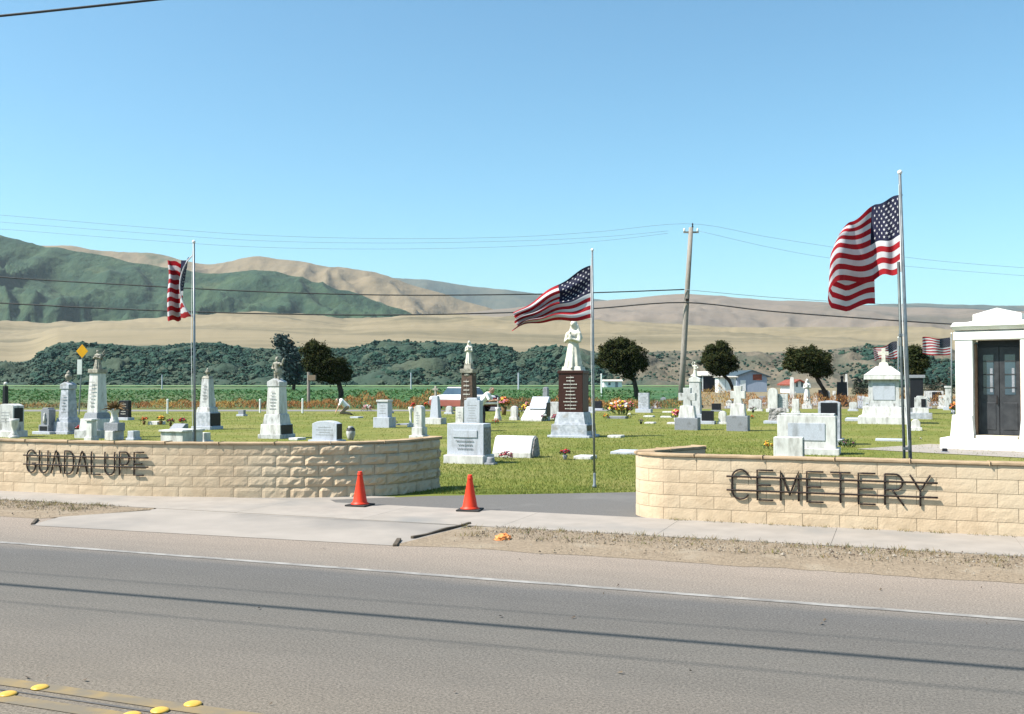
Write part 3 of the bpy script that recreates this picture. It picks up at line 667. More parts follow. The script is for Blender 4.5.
bouquet('dark red bouquet behind the right end of the grey slant marker', 182.5, 426.5, 7, 9, [RED, PUR], 22, DRYP)
m = Mon('grave_slab', 'long raised white slab right behind the left wall cap', 171.5, 447, .8, group='flat grave slabs on the lawn'); m.box('slab', WHITE, 26, .8, 0, 15); m.box('lid', WHITE, 28, .9, 15, 17)
bouquet('red and pink bouquet right of the long raised white slab', 189, 446, 9, 14, [RED, PINK, WHT], 40, WHITE)
m = Mon('grave_marker', 'low white marker behind the base of the left flagpole', 199, 444, .4); m.box('block', WHITE, 9, .3, 0, 11, .92); m.box('base', WHITE, 12, .4, 0, 3)
bouquet('tiny dark bouquet right of the low white marker by the left flagpole', 207, 443, 4, 9, [PUR], 10, DARKG)
# obelisk behind flagpole
m = Mon('urn_obelisk', 'white obelisk with shaded lower right side and urn finial behind the left flagpole', 200.5, 429.5, .75, cat='monument')
m.box('base', PALE, 22, .75, 0, 3); m.box('plinth', LICHEN, 19, .62, 3, 17, .94); m.box('side_shade', DARKG, 1, .56, 3.5, 16, x=9.55, bev=0); m.box('cap_stone', OLDW, 15.5, .52, 17, 22, .88); m.box('shaft', OLDW, 11, .38, 22, 51, .72); m.box('capital', STATDK, 8.5, .3, 51, 53.5, .7); m.lathe('urn', STATDK, urn(.72), z=53); m.text(6, 26, 46, -.18, 6)  # dark slab paints shade on the plinth's right side
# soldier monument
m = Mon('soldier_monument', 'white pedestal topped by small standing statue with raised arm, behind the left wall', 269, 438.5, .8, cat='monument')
m.box('base', OLDW, 25, .82, 0, 4); m.box('plinth', WHITE, 23, .7, 4, 14, .95); m.box('side_shade', DARKG, 1, .6, 4, 13.4, x=11.7, bev=0); m.box('step_stone', OLDW, 20, .58, 14, 24, .86); m.box('shaft', WHITE, 15, .44, 24, 52, .86); m.tablet('capital', OLDW, 14, .42, 52, 60, 'peak'); m.statue('soldier', STATDK, 57, 82, wid=1.25); m.text(9, 28, 48, -.22, 6)  # plinth's right side darkened to carry its shade
flat('thin white slab right of the soldier pedestal', 293, 440, 10)
# low grey gravestone with round vase
m = Mon('gravestone', 'wide low grey gravestone with shaded end behind the curved left wall', 323, 444, .42)
m.box('base', PALE, 32, .48, 0, 4); m.tablet('tablet', PALE, 27, .3, 4, 23, 'serp'); m.text(20, 8, 18, -.15, 4); m.box('end_shade', DARKG, .8, .26, 5, 20, x=14, bev=0)  # thin dark slab stands for the shaded right end
m = Mon('grave_vase', 'round pale vase with dark side right of the wide low grey gravestone', 349, 440, .2, cat='vase'); m.lathe('bowl', OLDW, [(2, -1), (3.4, 2), (4.6, 6), (4.4, 10), (3, 12), (2.4, 13), (3, 13.6), (2.4, 13.6)]); m.lathe('dark_collar', DARKG, [(3.6, 9.6), (4.55, 9.0), (4.2, 11), (3.2, 12.2)])
flat('pale flat slab on the lawn right of the kneeling person', 354, 418, 9, .5, .06, PALE)
# two-tier pale gravestone
m = Mon('gravestone', 'two tier pale gravestone standing alone left of the slim white one', 381, 427.5, .55)
m.box('base', PALE, 17, .55, 0, 10); m.tablet('tablet', PALE, 11.5, .34, 10, 26, 'flat'); m.box('tablet_cap', OLDW, 13, .4, 25.5, 27.5); m.text(8, 13, 23, -.17, 4)
flat('grey ledger slab lying right of the two tier pale gravestone', 401, 425, 13, .9, .04, GREYG)
bouquet('dark potted flowers at the right foot of the two tier pale gravestone', 395, 425, 5, 5, [WHT, PUR], 12, DRYP)
m = Mon('grave_vase', 'thin white pedestal vase left of the slim white gravestone', 409.5, 427, .2, cat='vase'); m.lathe('vase_body', WHITE, [(3, -1), (3, 2), (1.3, 4), (1.2, 13), (2.2, 17), (2.4, 20), (1.8, 20)]); m.lathe('foot_ring', OLDW, [(3.6, -1), (3.6, 1), (2.8, 1.6)])
bouquet('bright red bouquet in front of the brush left of the slim white gravestone', 413.5, 411, 6, 9, [RED, ORA], 24, None)
m = Mon('gravestone', 'slim white gravestone just above the dark end of the left wall', 416.5, 438.5, .4)
m.box('base', WHITE, 15, .48, 0, 3); m.box('plinth', WHITE, 11, .36, 3, 11); m.tablet('tablet', WHITE, 8.5, .26, 11, 33, 'round'); m.text(5, 14, 27, -.13, 5)
m = Mon('cross_obelisk', 'pale tapered stone with small cross on top, left of the parked car', 433, 424, .5, cat='monument')
m.box('base', WHITE, 17, .55, 0, 6); m.box('shaft', PALE, 9, .32, 6, 28, .66); m.cross(STATDK, 28, 38, 6.5, 34.5, .3, .1)
# brown pillar with statue
m = Mon('brown_pillar', 'tall dark brown pillar topped by a pale statue, behind the white gravestones', 465, 423, .8, cat='monument')
m.box('base', BRONZE, 19, .8, 0, 12); m.box('shaft', BRONZE, 13.5, .54, 12, 50, .8); m.box('capital', STATDK, 13, .54, 50, 54, 1.05); m.box('upper_block', STATDK, 8, .34, 54, 60, .8); m.statue('robed', STATUE, 59, 83, wid=.95); m.lathe('garland', STATDK, [(5.2, 0), (6.2, 2), (5.4, 4)], z=46); m.text(8, 18, 44, -.26, 6, ENGRW)
# white gravestones in front
m = Mon('gravestone', 'upright pale gravestone behind the largest gravestone, by the standing person', 471, 431, .45)
m.box('base', PALE, 22, .5, 0, 5); m.tablet('tablet', PALE, 16, .3, 5, 33, 'step'); m.text(11, 9, 27, -.15, 7)
m = Mon('grave_marker', 'small white gravestone left of the upright pale gravestone behind the largest one', 458.5, 427, .4); m.box('base', WHITE, 11, .4, 0, 4); m.tablet('tablet', WHITE, 8, .25, 4, 20, 'flat'); m.text(5, 8, 16, -.125, 3)
bouquet('small yellow bouquet in front of the small white gravestone', 456, 428.5, 6, 7, [YEL, RED], 16, None)
m = Mon('gravestone', 'largest pale grey upright gravestone beside the end of the left wall', 463, 463.5, .62)
m.box('base', WHITE, 41, .62, 0, 8); m.tablet('tablet', PALE, 38, .40, 8, 39.5, 'flat'); m.box('raised_panel', PALE, 25, .02, 26, 33, y=-.207, bev=.004); m.text(22, 13, 32, -.212, 5, GREYG); m.box('rough_end', ROUGHG, .8, .36, 9, 36, x=20.2)
m = Mon('grave_vase', 'squat dark granite vase at the right foot of the largest gravestone', 489, 464.5, .2, cat='vase'); m.lathe('vase_body', GREYG, [(4, -1), (4.4, 3), (3.6, 5.5), (3.8, 7), (3, 7)]); m.box('foot', GREYG, 10, .22, 0, 1.6)
# pillow stone
m = Mon('gravestone', 'wide white slant-topped gravestone with rough dark end, right of the largest gravestone', 511, 457.5, .55)
k = m.k; bm = bmesh.new(); prismx(bm, [(-.26, -.02), (-.26, .10), (-.10, 19 * k), (.0, 21 * k), (.16, 21 * k), (.27, 12 * k), (.27, -.02)], -20.5 * k, 20.5 * k); m.put('stone_body', bm, WHITE, bev=.02)
bm = bmesh.new(); prismx(bm, [(-.22, .02), (-.22, .10), (-.08, 17.5 * k), (.0, 19.5 * k), (.14, 19.5 * k), (.24, 11 * k), (.24, .02)], 20.2 * k, 22 * k)
bmesh.ops.subdivide_edges(bm, edges=bm.edges, cuts=3, use_grid_fill=True)
for v in bm.verts: v.co.x += .02 * noise.noise(v.co * 14)
m.put('rough_end', bm, ROUGHG, bev=0)
bouquet('dark red bouquet on the grass in front of the wide white slant-topped gravestone', 506, 459, 15, 9, [RED, PUR, PINK], 44, None)
bouquet('purple and red bouquet in a ground vase left of the centre flagpole', 565, 459.5, 10, 11, [PUR, RED], 34, GREYG)
flat('white flat slab left of the centre flagpole, beside the purple bouquet', 582, 459, 17, .5)
# ---- stones around the standing person
m = Mon('gravestone', 'small black gravestone right behind the standing person', 493.5, 410, .35); m.box('base', GREYG, 12, .4, 0, 3); m.tablet('tablet', DARKG, 10, .25, 3, 15, 'round')
m = Mon('grave_vase', 'white pedestal vase with flowers right of the standing person', 497, 420.5, .2, cat='vase'); m.lathe('pedestal', WHITE, [(4, -1), (3.6, 3), (2.4, 6), (2.2, 11), (3, 13), (2.4, 13)]); m.lathe('candle', WHITE, [(.6, 12), (.6, 22), (.3, 23)])
bouquet('yellow and orange bouquet beside the white pedestal vase', 504, 415, 13, 19, [YEL, ORA, PINK], 44, DRYP)
bouquet('red bouquet on the lawn below the white pedestal vase', 495.5, 424, 7, 6, [RED, ORA], 18, None)
m = Mon('gravestone', 'small white gravestone between the yellow bouquet and the white slanted ledger', 513, 420, .35); m.box('base', WHITE, 8, .36, 0, 3); m.tablet('tablet', WHITE, 6, .22, 3, 14, 'round')
bouquet('dark bouquet right of the small white gravestone and left of the slanted ledger', 518.5, 417, 7, 11, [PUR, YEL], 22, DRYP)
m = Mon('slanted_ledger', 'broad white stone with slanted ledger, topped by a tilted pale slab', 531, 421, 1.0)
k = m.k; bm = bmesh.new(); prismx(bm, [(-.5, -.02), (-.5, .08), (.3, 14 * k), (.48, 14 * k), (.48, -.02)], -11 * k, 11 * k); m.put('ledger', bm, WHITE)
bm = bmesh.new(); prismx(bm, [(.05, 12 * k), (.55, 24 * k), (.70, 24 * k), (.70, -.02), (.5, -.02), (.49, 12 * k)], -7 * k, 11 * k); m.put('tilted_slab', bm, PALE)
bm = bmesh.new(); abox(bm, 11.3 * k, .4, 4 * k, .03, .5, 14 * k); m.put('shaded_end', bm, DARKG)  # shade on the right end, put in as a dark slab
bouquet('yellow and pink bouquet lying against the slanted ledger', 526, 414, 11, 13, [YEL, PINK], 40, None)
m = Mon('stone_pillar', 'thin dark round-topped pillar stone left of the grand statue monument', 545, 414, .3); m.box('base', GREYG, 8, .4, 0, 4); m.tablet('tablet', GREYG, 4.5, .3, 4, 27, 'round')
m = Mon('gravestone', 'white gravestone with dark flowers just left of the grand statue monument', 552, 419, .4); m.box('base', WHITE, 15, .45, 0, 3); m.tablet('tablet', OLDW, 12, .28, 3, 17, 'flat')
bouquet('dark bouquet in front of the thin round-topped pillar stone', 544, 421, 6, 9, [PUR, WHT], 18, None)
bouquet('dark red bouquet in front of the white gravestone by the grand statue monument', 554.5, 421, 7, 8, [RED, PUR], 20, None)
# ---- grand monument
m = Mon('statue_monument', 'grand reddish brown granite monument topped by a white statue, beside the centre flagpole', 568, 437.5, 1.15, cat='monument')
m.box('base', PALE, 42, 1.15, 0, 2); m.box('plinth', LICHEN, 36, 1.0, 2, 13, .97); m.box('shaded_return', DARKG, .8, .9, 2.6, 11.8, x=18.3, bev=0); m.box('die', LICHEN, 31, .84, 13, 25, .86)  # plinth's right return coloured dark for its shade
m.box('shaft', BROWNG, 24.5, .64, 25, 64, .985); m.box('shaft_cap', BROWNG, 26, .68, 64, 67); m.text(15, 27, 62, -.33, 10, ENGRW); m.box('statue_base', STATUE, 20, .5, 67, 71, .9); m.statue('robed', STATUE, 70, 119, rz=-.3, wid=1.12)
flat('white flat slab right of the centre flagpole, under the long monument shadow', 614, 437.5, 13, .5)
flat('long pale flat slab at the left end of the right wall', 623, 454, 25, .9, .05, PALE)
# ---- flower grave and stele
flat('grey flat slab under the heap of bright flowers', 616, 418.5, 18, .6, .10, GREYG)
bouquet('big heap of pink, orange and yellow flowers under the round tree', 619, 414.5, 24, 16, [PINK, ORA, YEL, WHT], 130, None, leafn=120)
bouquet('yellow bouquet at the left foot of the big flower heap', 606, 418.5, 6, 6, [YEL, ORA], 18, None)
bouquet('pale yellow bouquet at the right foot of the big flower heap', 629, 418.5, 7, 6, [YEL, WHT], 18, None)
bouquet('red and pink bouquet right of the big flower heap, next to the trunk', 631, 409.5, 7, 9, [PINK, RED], 20, None)
m = Mon('gravestone', 'grey upright stele right of the round tree trunk', 643, 412.5, .5); m.box('base', PALE, 15, .5, 0, 3.5); m.tablet('tablet', LICHEN, 10, .3, 3.5, 19.5, 'flat'); m.text(6, 7, 16, -.15, 4)
bouquet('small red bouquet left of the grey upright stele', 637.5, 411, 4, 5, [RED, ORA], 12, None)
flat('white slab on the lawn below the grey upright stele', 648, 417, 9, .5); flat('white slab beside a dark pot, in the open lawn', 649, 423.5, 9, .5, .05)
bouquet('small dark potted plant left of the white slab in the open lawn', 641, 424, 6, 5, [WHT, PUR], 14, DARKG)
flat('farthest white slab left of the pale stained cross', 667, 412.5, 9, .5); flat('middle white slab left of the pale stained cross', 666, 417.5, 11, .5); flat('nearest white slab left of the pale stained cross', 671, 424, 8, .5)
bouquet('pink and yellow bouquet at the left of the pale stained cross', 676, 424.5, 9, 16, [PINK, YEL, RED], 44, WHITE)
# ---- stained cross and pillar behind
m = Mon('stained_cross', 'white stone with stained cross on a grey base, left of the plain white cross', 686, 430, .62, cat='monument')
m.box('base', GREYG, 22, .6, 0, 12); m.box('shaft', WHITE, 16, .40, 12, 24, .8); m.cross(OLDW, 24, 42, 17, 33, .42, .26)
m = Mon('statue_pillar', 'white pillar with small statue on top, behind the stained cross', 694, 422, .6, cat='monument')
m.box('base', PALE, 20, .75, 0, 8); m.box('shaft', OLDW, 11.5, .42, 8, 40, .84); m.tablet('capital', WHITE, 11, .4, 40, 46, 'peak'); m.statue('pointing', STATUE, 44, 61)
m = Mon('gravestone', 'low black gravestone in shadow right of the stained cross', 707, 424, .4); m.box('base', PALE, 14, .4, 0, 3); m.tablet('tablet', DARKG, 11, .28, 3, 13, 'flat')
m = Mon('gravestone', 'small slate-grey gravestone in front of the tall yellow brush', 716, 411.5, .3); m.tablet('tablet', DARKG, 8.5, .2, 1, 8, 'flat'); m.box('base', GREYG, 10, .28, 0, 1.5)
m = Mon('gravestone', 'small white gravestone left of the plain white cross', 722, 424, .3); m.tablet('tablet', WHITE, 7, .2, 2, 13, 'round'); m.box('base', WHITE, 9, .3, 0, 2)
m = Mon('white_cross', 'plain white cross with pointed top on a grey base, left of the big white gravestone', 737, 431, .62, cat='monument')
m.box('base', GREYG, 20, .6, 0, 15); m.box('shaft', WHITE, 14.5, .38, 15, 27, .86); m.cross(WHITE, 27, 45, 14.5, 36, .5, .26)
m = Mon('gravestone', 'white gravestone behind a dark heart-shaped plant, right of the plain white cross', 755, 411, .35); m.box('base', WHITE, 14, .4, 0, 2); m.tablet('tablet', OLDW, 12, .25, 2, 12, 'serp')
bouquet('dark heart-shaped plant in front of a white gravestone', 753, 412.5, 6, 6, [PUR], 8, DARKG); bouquet('tiny red bouquet below the dark heart-shaped plant', 753, 419, 6, 5, [RED, ORA], 14, None)
m = Mon('gravestone', 'white round-topped gravestone, tall, beside a square white one', 772.5, 412, .35); m.box('base', WHITE, 12, .4, 0, 3); m.tablet('tablet', WHITE, 9, .22, 3, 24, 'round')
m = Mon('gravestone', 'square-topped white gravestone right of the tall round-topped one', 782.5, 412, .35); m.box('base', WHITE, 12, .4, 0, 3); m.tablet('tablet', OLDW, 9.5, .22, 3, 18, 'flat'); m.text(6, 6, 15, -.11, 4, GREYG)
m = Mon('gravestone', 'rough grey boulder gravestone on a pale base, in front of two white gravestones', 777, 423.5, .5); m.box('base', PALE, 25, .55, 0, 2.5)
bm = bmesh.new(); k = m.k; abox(bm, 0, 0, 2 * k, 17 * k, .34, 13 * k, .92); bmesh.ops.subdivide_edges(bm, edges=bm.edges, cuts=5, use_grid_fill=True)
for v in bm.verts: v.co += Vector((noise.noise(v.co * 7), noise.noise(v.co * 7 + Vector((5, 0, 0))), noise.noise(v.co * 7 + Vector((0, 5, 0))))) * .05
m.put('boulder', bm, ROUGHG, bev=0)
m = Mon('white_obelisk', 'thin white obelisk under the right hand tree, left of the white statue', 792, 406, .4, cat='monument'); m.box('base', WHITE, 8, .5, 0, 4); m.box('shaft', WHITE, 5, .3, 4, 27, .7); m.tablet('point', WHITE, 3.5, .2, 27, 29, 'peak')
m = Mon('grave_marker', 'small cream block marker in front of the thin white obelisk', 795.5, 413, .3); m.box('block', WHITE, 6.5, .3, 2, 14, .95); m.box('base', WHITE, 8, .36, 0, 2); m.lathe('finial', STATDK, [(.5, 14), (.5, 20), (.2, 21)])
m = Mon('white_statue', 'white statue on a low pedestal under the leaning tree trunk', 807, 408.5, .4, cat='statue'); m.box('base', WHITE, 9, .5, 0, 4); m.box('pedestal', WHITE, 6.5, .36, 4, 9, .9); m.statue('robed', WHITE, 8.8, 30, wid=.95)
# ---- big white stone behind right wall
m = Mon('gravestone', 'big bright white block gravestone right behind the right wall', 806, 454.5, .8)
m.box('base', WHITE, 60, .8, 0, 6); m.box('block', WHITE, 54, .56, 6, 38.5, .99); m.box('top_slab', OLDW, 51, .52, 38.5, 40.5); m.box('shaded_end', GREYG, .8, .5, 8, 36, x=28.2, bev=0); m.box('panel', PALE, 34, .02, 14, 31, y=-.285, bev=.003)  # grey slab paints shade onto the block's right end
m = Mon('gravestone', 'low white block in front of the big white block gravestone', 788, 461, .4); m.box('base', WHITE, 30, .42, 0, 4); m.box('block', WHITE, 27, .32, 4, 23.5); m.box('shaded_end', GREYG, .8, .28, 5, 21, x=14.3, bev=0)  # right end greyed by a slab for its shade
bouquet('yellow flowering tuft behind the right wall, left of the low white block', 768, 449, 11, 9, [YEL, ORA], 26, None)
m = Mon('gravestone', 'grey arched gravestone with shaded right side behind the big white block', 829, 445, .7); m.box('base', PALE, 26, .7, 0, 6); m.tablet('tablet', LICHEN, 20, .5, 6, 44, 'serp'); m.box('shaded_side', DARKG, .8, .46, 6, 40, x=10.7, bev=0); m.box('dark_plaque', DARKG, 15, .02, 30, 42, y=-.255, bev=0)  # dark slab paints the tablet's shaded right side
bouquet('dark green shrub right of the grey arched gravestone', 847, 447, 18, 11, [PUR], 6, None, name='shrub', cat='shrub', leafn=200)
m = Mon('gravestone', 'dark square gravestone under the leaning tree trunk', 823, 404, .4); m.box('base', PALE, 12, .5, 0, 3); m.tablet('tablet', DARKG, 8.5, .3, 3, 14, 'flat')
m = Mon('grave_marker', 'pair of pale pillars right of the dark square gravestone', 831.5, 404, .4); m.box('base', PALE, 10, .4, 0, 2); m.box('pillar', WHITE, 3, .2, 2, 13, .9, x=-3); m.box('pillar', WHITE, 3, .2, 2, 13, .9, x=2.5)
m = Mon('dark_monument', 'dark stone monument with ragged top, right of the pair of pale pillars', 842, 406, .6, cat='monument'); m.box('base', DARKG, 15, .6, 0, 4); m.box('shaft', DARKG, 10, .42, 4, 24, .9); m.statue('angel', DARKG, 23, 32)
m = Mon('white_obelisk', 'thin white spire behind the dark stone monument', 846.5, 404, .3, cat='monument'); m.box('base', WHITE, 6, .4, 0, 6); m.box('shaft', WHITE, 3.4, .2, 6, 30, .5)
# ---- tomb with cross
m = Mon('tomb', 'large white tomb with stepped base, hipped roof and cross, left of the twin poles', 884, 424, 1.9, cat='tomb')
m.box('base', WHITE, 47, 1.9, 0, 7); m.box('step', WHITE, 40, 1.65, 7, 17, .93); m.box('die', OLDW, 28, 1.2, 17, 45, .98); m.box('cornice', WHITE, 36, 1.5, 44.5, 49, .98); m.box('roof', WHITE, 36, 1.5, 49, 58, .38); m.box('cross_base', STATUE, 10, .4, 57, 62, .7); m.cross(STATUE, 62, 76, 10, 71, .36, .16); m.box('panel', PALE, 20, .02, 24, 40, y=-.605, bev=.004)
m = Mon('gravestone', 'white square gravestone with carved cross, left of the big tomb', 869, 418, .5); m.box('base', WHITE, 15, .5, 0, 3); m.tablet('tablet', OLDW, 11, .36, 3, 21, 'flat'); m.cross(PALE, 8, 18, 6, 14.5, .25, .02, y=-.185)
flat('broad pale slab on the ground left of the big tomb', 855, 421, 18, 1.6, .10, PALE); bouquet('pink bouquet at the left front corner of the big tomb', 864, 419, 6, 6, [PINK, RED], 16, None)
m = Mon('dark_monument', 'dark grey column, standing for a shadow side, behind and right of the big tomb', 917, 414, .7, cat='monument'); m.box('base', GREYG, 20, .8, 0, 6); m.box('shaft', DARKG, 12, .6, 6, 36, .95); m.box('cap', GREYG, 15, .7, 36, 39)  # shaft coloured dark to stand for a shadow side
m = Mon('gravestone', 'stepped pale gravestone with dark recess, right of the twin poles', 921, 419, .6); m.box('base', LICHEN, 20, .7, 0, 6); m.box('plinth', WHITE, 14, .5, 6, 11); m.tablet('tablet', OLDW, 11, .3, 11, 23, 'step'); m.box('recess', DARKG, 4, .03, 12, 20, y=-.16, x=2.5, bev=0)
m = Mon('grave_marker', 'small white marker casting a dark shadow right of the twin poles', 916, 430.5, .4); m.box('base', WHITE, 11, .45, 0, 3); m.tablet('tablet', WHITE, 8, .3, 3, 11, 'round')
flat('long pale slab on the lawn in front of the big tomb', 890, 441, 26, .5, .05, PALE)
m = Mon('gravestone', 'pale gravestone with dark blue-grey panel, near the far right lawn', 934, 405, .5); m.box('base', PALE, 20, .5, 0, 2.5); m.tablet('tablet', OLDW, 17, .3, 2.5, 14, 'flat'); m.box('dark_panel', DARKG, 8, .03, 4, 13, x=2.5, y=-.16, bev=0)
m = Mon('stone_pillar', 'pale pillar stone left of the mausoleum', 948.5, 410, .4); m.box('base', PALE, 9, .5, 0, 3); m.box('shaft', OLDW, 5.5, .36, 3, 22, .92); m.box('cap', OLDW, 6.5, .4, 22, 24)
m = Mon('gravestone', 'white low gravestone left of the pale pillar stone', 943, 408.5, .4); m.box('base', WHITE, 9, .4, 0, 2); m.tablet('tablet', WHITE, 7, .25, 2, 13, 'flat')
bouquet('orange bouquet left of the mausoleum wall', 954, 416, 6, 14, [ORA, PINK], 24, GREYG)
bouquet('pale yellow bloom tuft on the lawn right of the small white marker', 920.5, 440, 3, 3, [WHT, YEL], 6, None)
for (px, yb, w_, h_, mt, top, lab) in ((597, 410, 8, 9, DARKG, 'flat', 'small black gravestone just left of the tall white post'), (589, 413, 7, 6, PALE, 'flat', 'tiny grey gravestone behind the pole of the centre flag'),
        (656, 408, 7, 7, OLDW, 'round', 'tiny rounded gravestone right of the grey upright stele'), (663, 406, 5, 9, GREYG, 'peak', 'tiny pointed grey gravestone right of the grey upright stele'),
        (729, 408, 6, 8, WHITE, 'round', 'tiny white gravestone behind the plain white cross, left side'), (762.5, 404, 6, 8, GREYG, 'flat', 'tiny grey gravestone between the heart plant stone and the tall round-topped one'),
        (815.5, 405, 5, 10, WHITE, 'round', 'thin white gravestone between the white statue and the dark square gravestone'), (853, 411, 7, 9, OLDW, 'serp', 'small weathered gravestone right of the white spire'),
        (861, 408, 6, 12, PALE, 'flat', 'narrow pale gravestone left of the gravestone with carved cross'), (903, 412, 7, 13, OLDW, 'flat', 'weathered gravestone half hidden by the twin poles'),
        (926.5, 408, 7, 11, WHITE, 'round', 'small rounded white gravestone right of the stepped pale gravestone'), (957, 408, 6, 10, GREYG, 'peak', 'small pointed gravestone against the mausoleum edge'),
        (560, 412, 6, 8, PALE, 'round', 'tiny pale gravestone hidden behind the grand statue monument foot'), (388, 413, 5, 6, OLDW, 'flat', 'tiny white gravestone behind the two tier pale gravestone'),
        (448, 414, 6, 8, OLDW, 'round', 'small rounded gravestone in front of the parked car'), (240, 416, 6, 6, GREYG, 'flat', 'tiny grey gravestone on the lawn left of the soldier pedestal')):
    m = Mon('gravestone', lab, px, yb, .32); m.box('base', PALE, w_ * 1.35, .36, 0, 1.6); m.tablet('tablet', mt, w_, .2, 1.6, h_, top)
# ------------------------------------------------------------------ mausoleum
def mausoleum():
    rz = R(-37); g = G(997, 450); n_ = Vector((-math.sin(rz), math.cos(rz), 0)); t = empty('mausoleum', 'white mausoleum with grey double doors and pediment at the right edge', 'mausoleum', g + n_ * 1.4, rz)
    WM = M('white_stucco', (.80, .79, .74), (.70, .68, .62), 3, .8, .1, 40, c3=(.58, .54, .46), s3=1.5, mid3=(.6, .8)); k = g.y / F
    DG = M('bronze_door', (.055, .056, .06), (.035, .036, .04), 5, .5, .1, 30, metal=.3); JB = M('tan_jamb', (.35, .22, .14), (.25, .15, .1), 6, .8)  # jambs are a reddish tan
    def P(name, mat, x, y, z0, w, d, h, tw=1, td=None, parent=None, bev=.012):
        bm = bmesh.new(); abox(bm, x, y, z0, w, d, h, tw, td); return mesh(name, bm, mat, parent or t, bev=bev)
    W = 1.92; D = 2.6
    P('foundation', WM, 0, 0, -.03, W + .62, D + .7, .30); 
    P('side_wall', WM, -.80, .06, .265, .30, D - .5, 2.45); P('side_wall', WM, .80, .06, .265, .30, D - .5, 2.45); P('rear_wall', WM, 0, D / 2 - .13, .265, W, .25, 2.45)
    for s in (-1, 1):
        P('pier', WM, s * .745, -1.17, .265, .41, .40, 2.47); P('pier_foot', WM, s * .79, -1.20, .265, .56, .52, .58, .84)
        P('jamb', JB, s * .525, -1.10, .27, .045, .22, 2.36)
    P('lintel', WM, 0, -1.17, 2.73, W + .06, .44, .20); P('architrave', WM, 0, 0, 2.925, W + .06, D - .1, .06)
    P('doorstep', M('worn_step', (.62, .55, .42), (.5, .44, .33), 5, .9), 0, -1.28, .266, .96, .30, .085)
    P('cornice', WM, 0, 0, 2.98, W + .06, D + .12, .10, 1.06, 1.06); P('roof_slab', WM, 0, 0, 3.076, W + .16, D + .3, .10, .95, .95)
    bm = bmesh.new(); prism(bm, [(-.80, 3.17), (-.56, 3.21), (-.56, 3.37), (0, 3.52), (.56, 3.37), (.56, 3.21), (.80, 3.17)], -1.22, 1.22); mesh('pediment', bm, WM, t, bev=.012)
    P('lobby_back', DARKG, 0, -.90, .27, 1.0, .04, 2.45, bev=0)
    for s in (-1, 1):
        dr = P('door', DG, s * .248, -1.0, .35, .485, .05, 2.20, bev=.006)
        P('window', GLASS, s * .248, -1.027, 1.36, .24, .012, 1.0, parent=dr, bev=0)
        for q in (.0, .33, .66): P('glazing_bar', DG, s * .248, -1.036, 1.52 + q, .25, .012, .03, parent=dr, bev=0)
        P('lower_panel', DG, s * .248, -1.030, .48, .33, .015, .68, parent=dr, bev=.006)
        P('pane_reflection', GREYG, s * .248 + .068, -1.0345, 1.42, .06, .003, .60, parent=dr, bev=0)  # pale strip painting the bright reflection in each pane
    d_ = bmesh.new(); tube(d_, [(-.05, -1.05, 1.12), (-.05, -1.07, 1.15), (-.05, -1.07, 1.30), (-.05, -1.05, 1.33)], .014, 6); mesh('handle', d_, IRON, dr)
    P('top_rail', DARKG, 0, -1.0, 2.552, .97, .06, .17, bev=0)
mausoleum()
sheet('mausoleum_path', [G(856, 449), G(1100, 462), G(1100, 452), G(930, 444)], CONC, .004)
m = Mon('vent_block', 'tiny dark block on the path left of the mausoleum step', 945, 452.5, .15, cat='block', group=None); m.box('block', DARKG, 5, .12, 0, 4, .9); m.box('pad', GREYG, 7, .16, 0, 1)
# ------------------------------------------------------------------ people
def person(label, caps_body, shirt, trousers, hair, loc, rz, shoes, tmat):
    t = empty('person', label, 'person', loc, rz)
    link('body', fuse(caps_body, .011, 1, SKIN), t); link('shirt', fuse(shirt, .016, 2, SHIRT), t); link('trousers', fuse(trousers, .016, 2, tmat), t); link('hair', fuse(hair, .012, 1, HAIR), t)
    for s in shoes: link('shoe', fuse(s, .012, 1, RUBBER), t)
def hand(p, d, side):         # five bent fingers from a palm
    p = Vector(p); d = Vector(d).normalized(); u = d.cross(Vector((0, 0, 1))).normalized(); o = [(p, p + d * .07, .030, .034)]
    for i, L in enumerate((.065, .078, .072, .055)):
        a = p + d * .075 + u * (i - 1.5) * .020; b = a + d * L * .55 + Vector((0, 0, -.01)); o += [(a, b, .010, .009), (b, b + d * L * .4 + Vector((0, 0, -.03)), .009, .008)]
    a = p + d * .025 + u * .035 * side; o += [(a, a + u * .02 * side + d * .035, .012, .010), (a + u * .02 * side + d * .035, a + u * .015 * side + d * .065, .010, .008)]
    return o
def headcaps(c, f):           # c centre, f facing
    c = Vector(c); f = Vector(f).normalized(); r = f.cross(Vector((0, 0, 1))).normalized(); up = r.cross(f)
    o = [(c - up * .045 + f * .02, c + up * .03, .068, .088), (c + f * .085 - up * .0, c + f * .098 - up * .025, .010, .015), (c + f * .07 - up * .065, c + f * .075 - up * .07, .022, .020)]
    for s in (-1, 1): o += [(c + r * s * .085 + up * .012, c + r * s * .088 - up * .02, .016, .013), (c + f * .075 + r * s * .03 + up * .03, c + f * .076 + r * s * .04 + up * .03, .014, .012)]
    return o
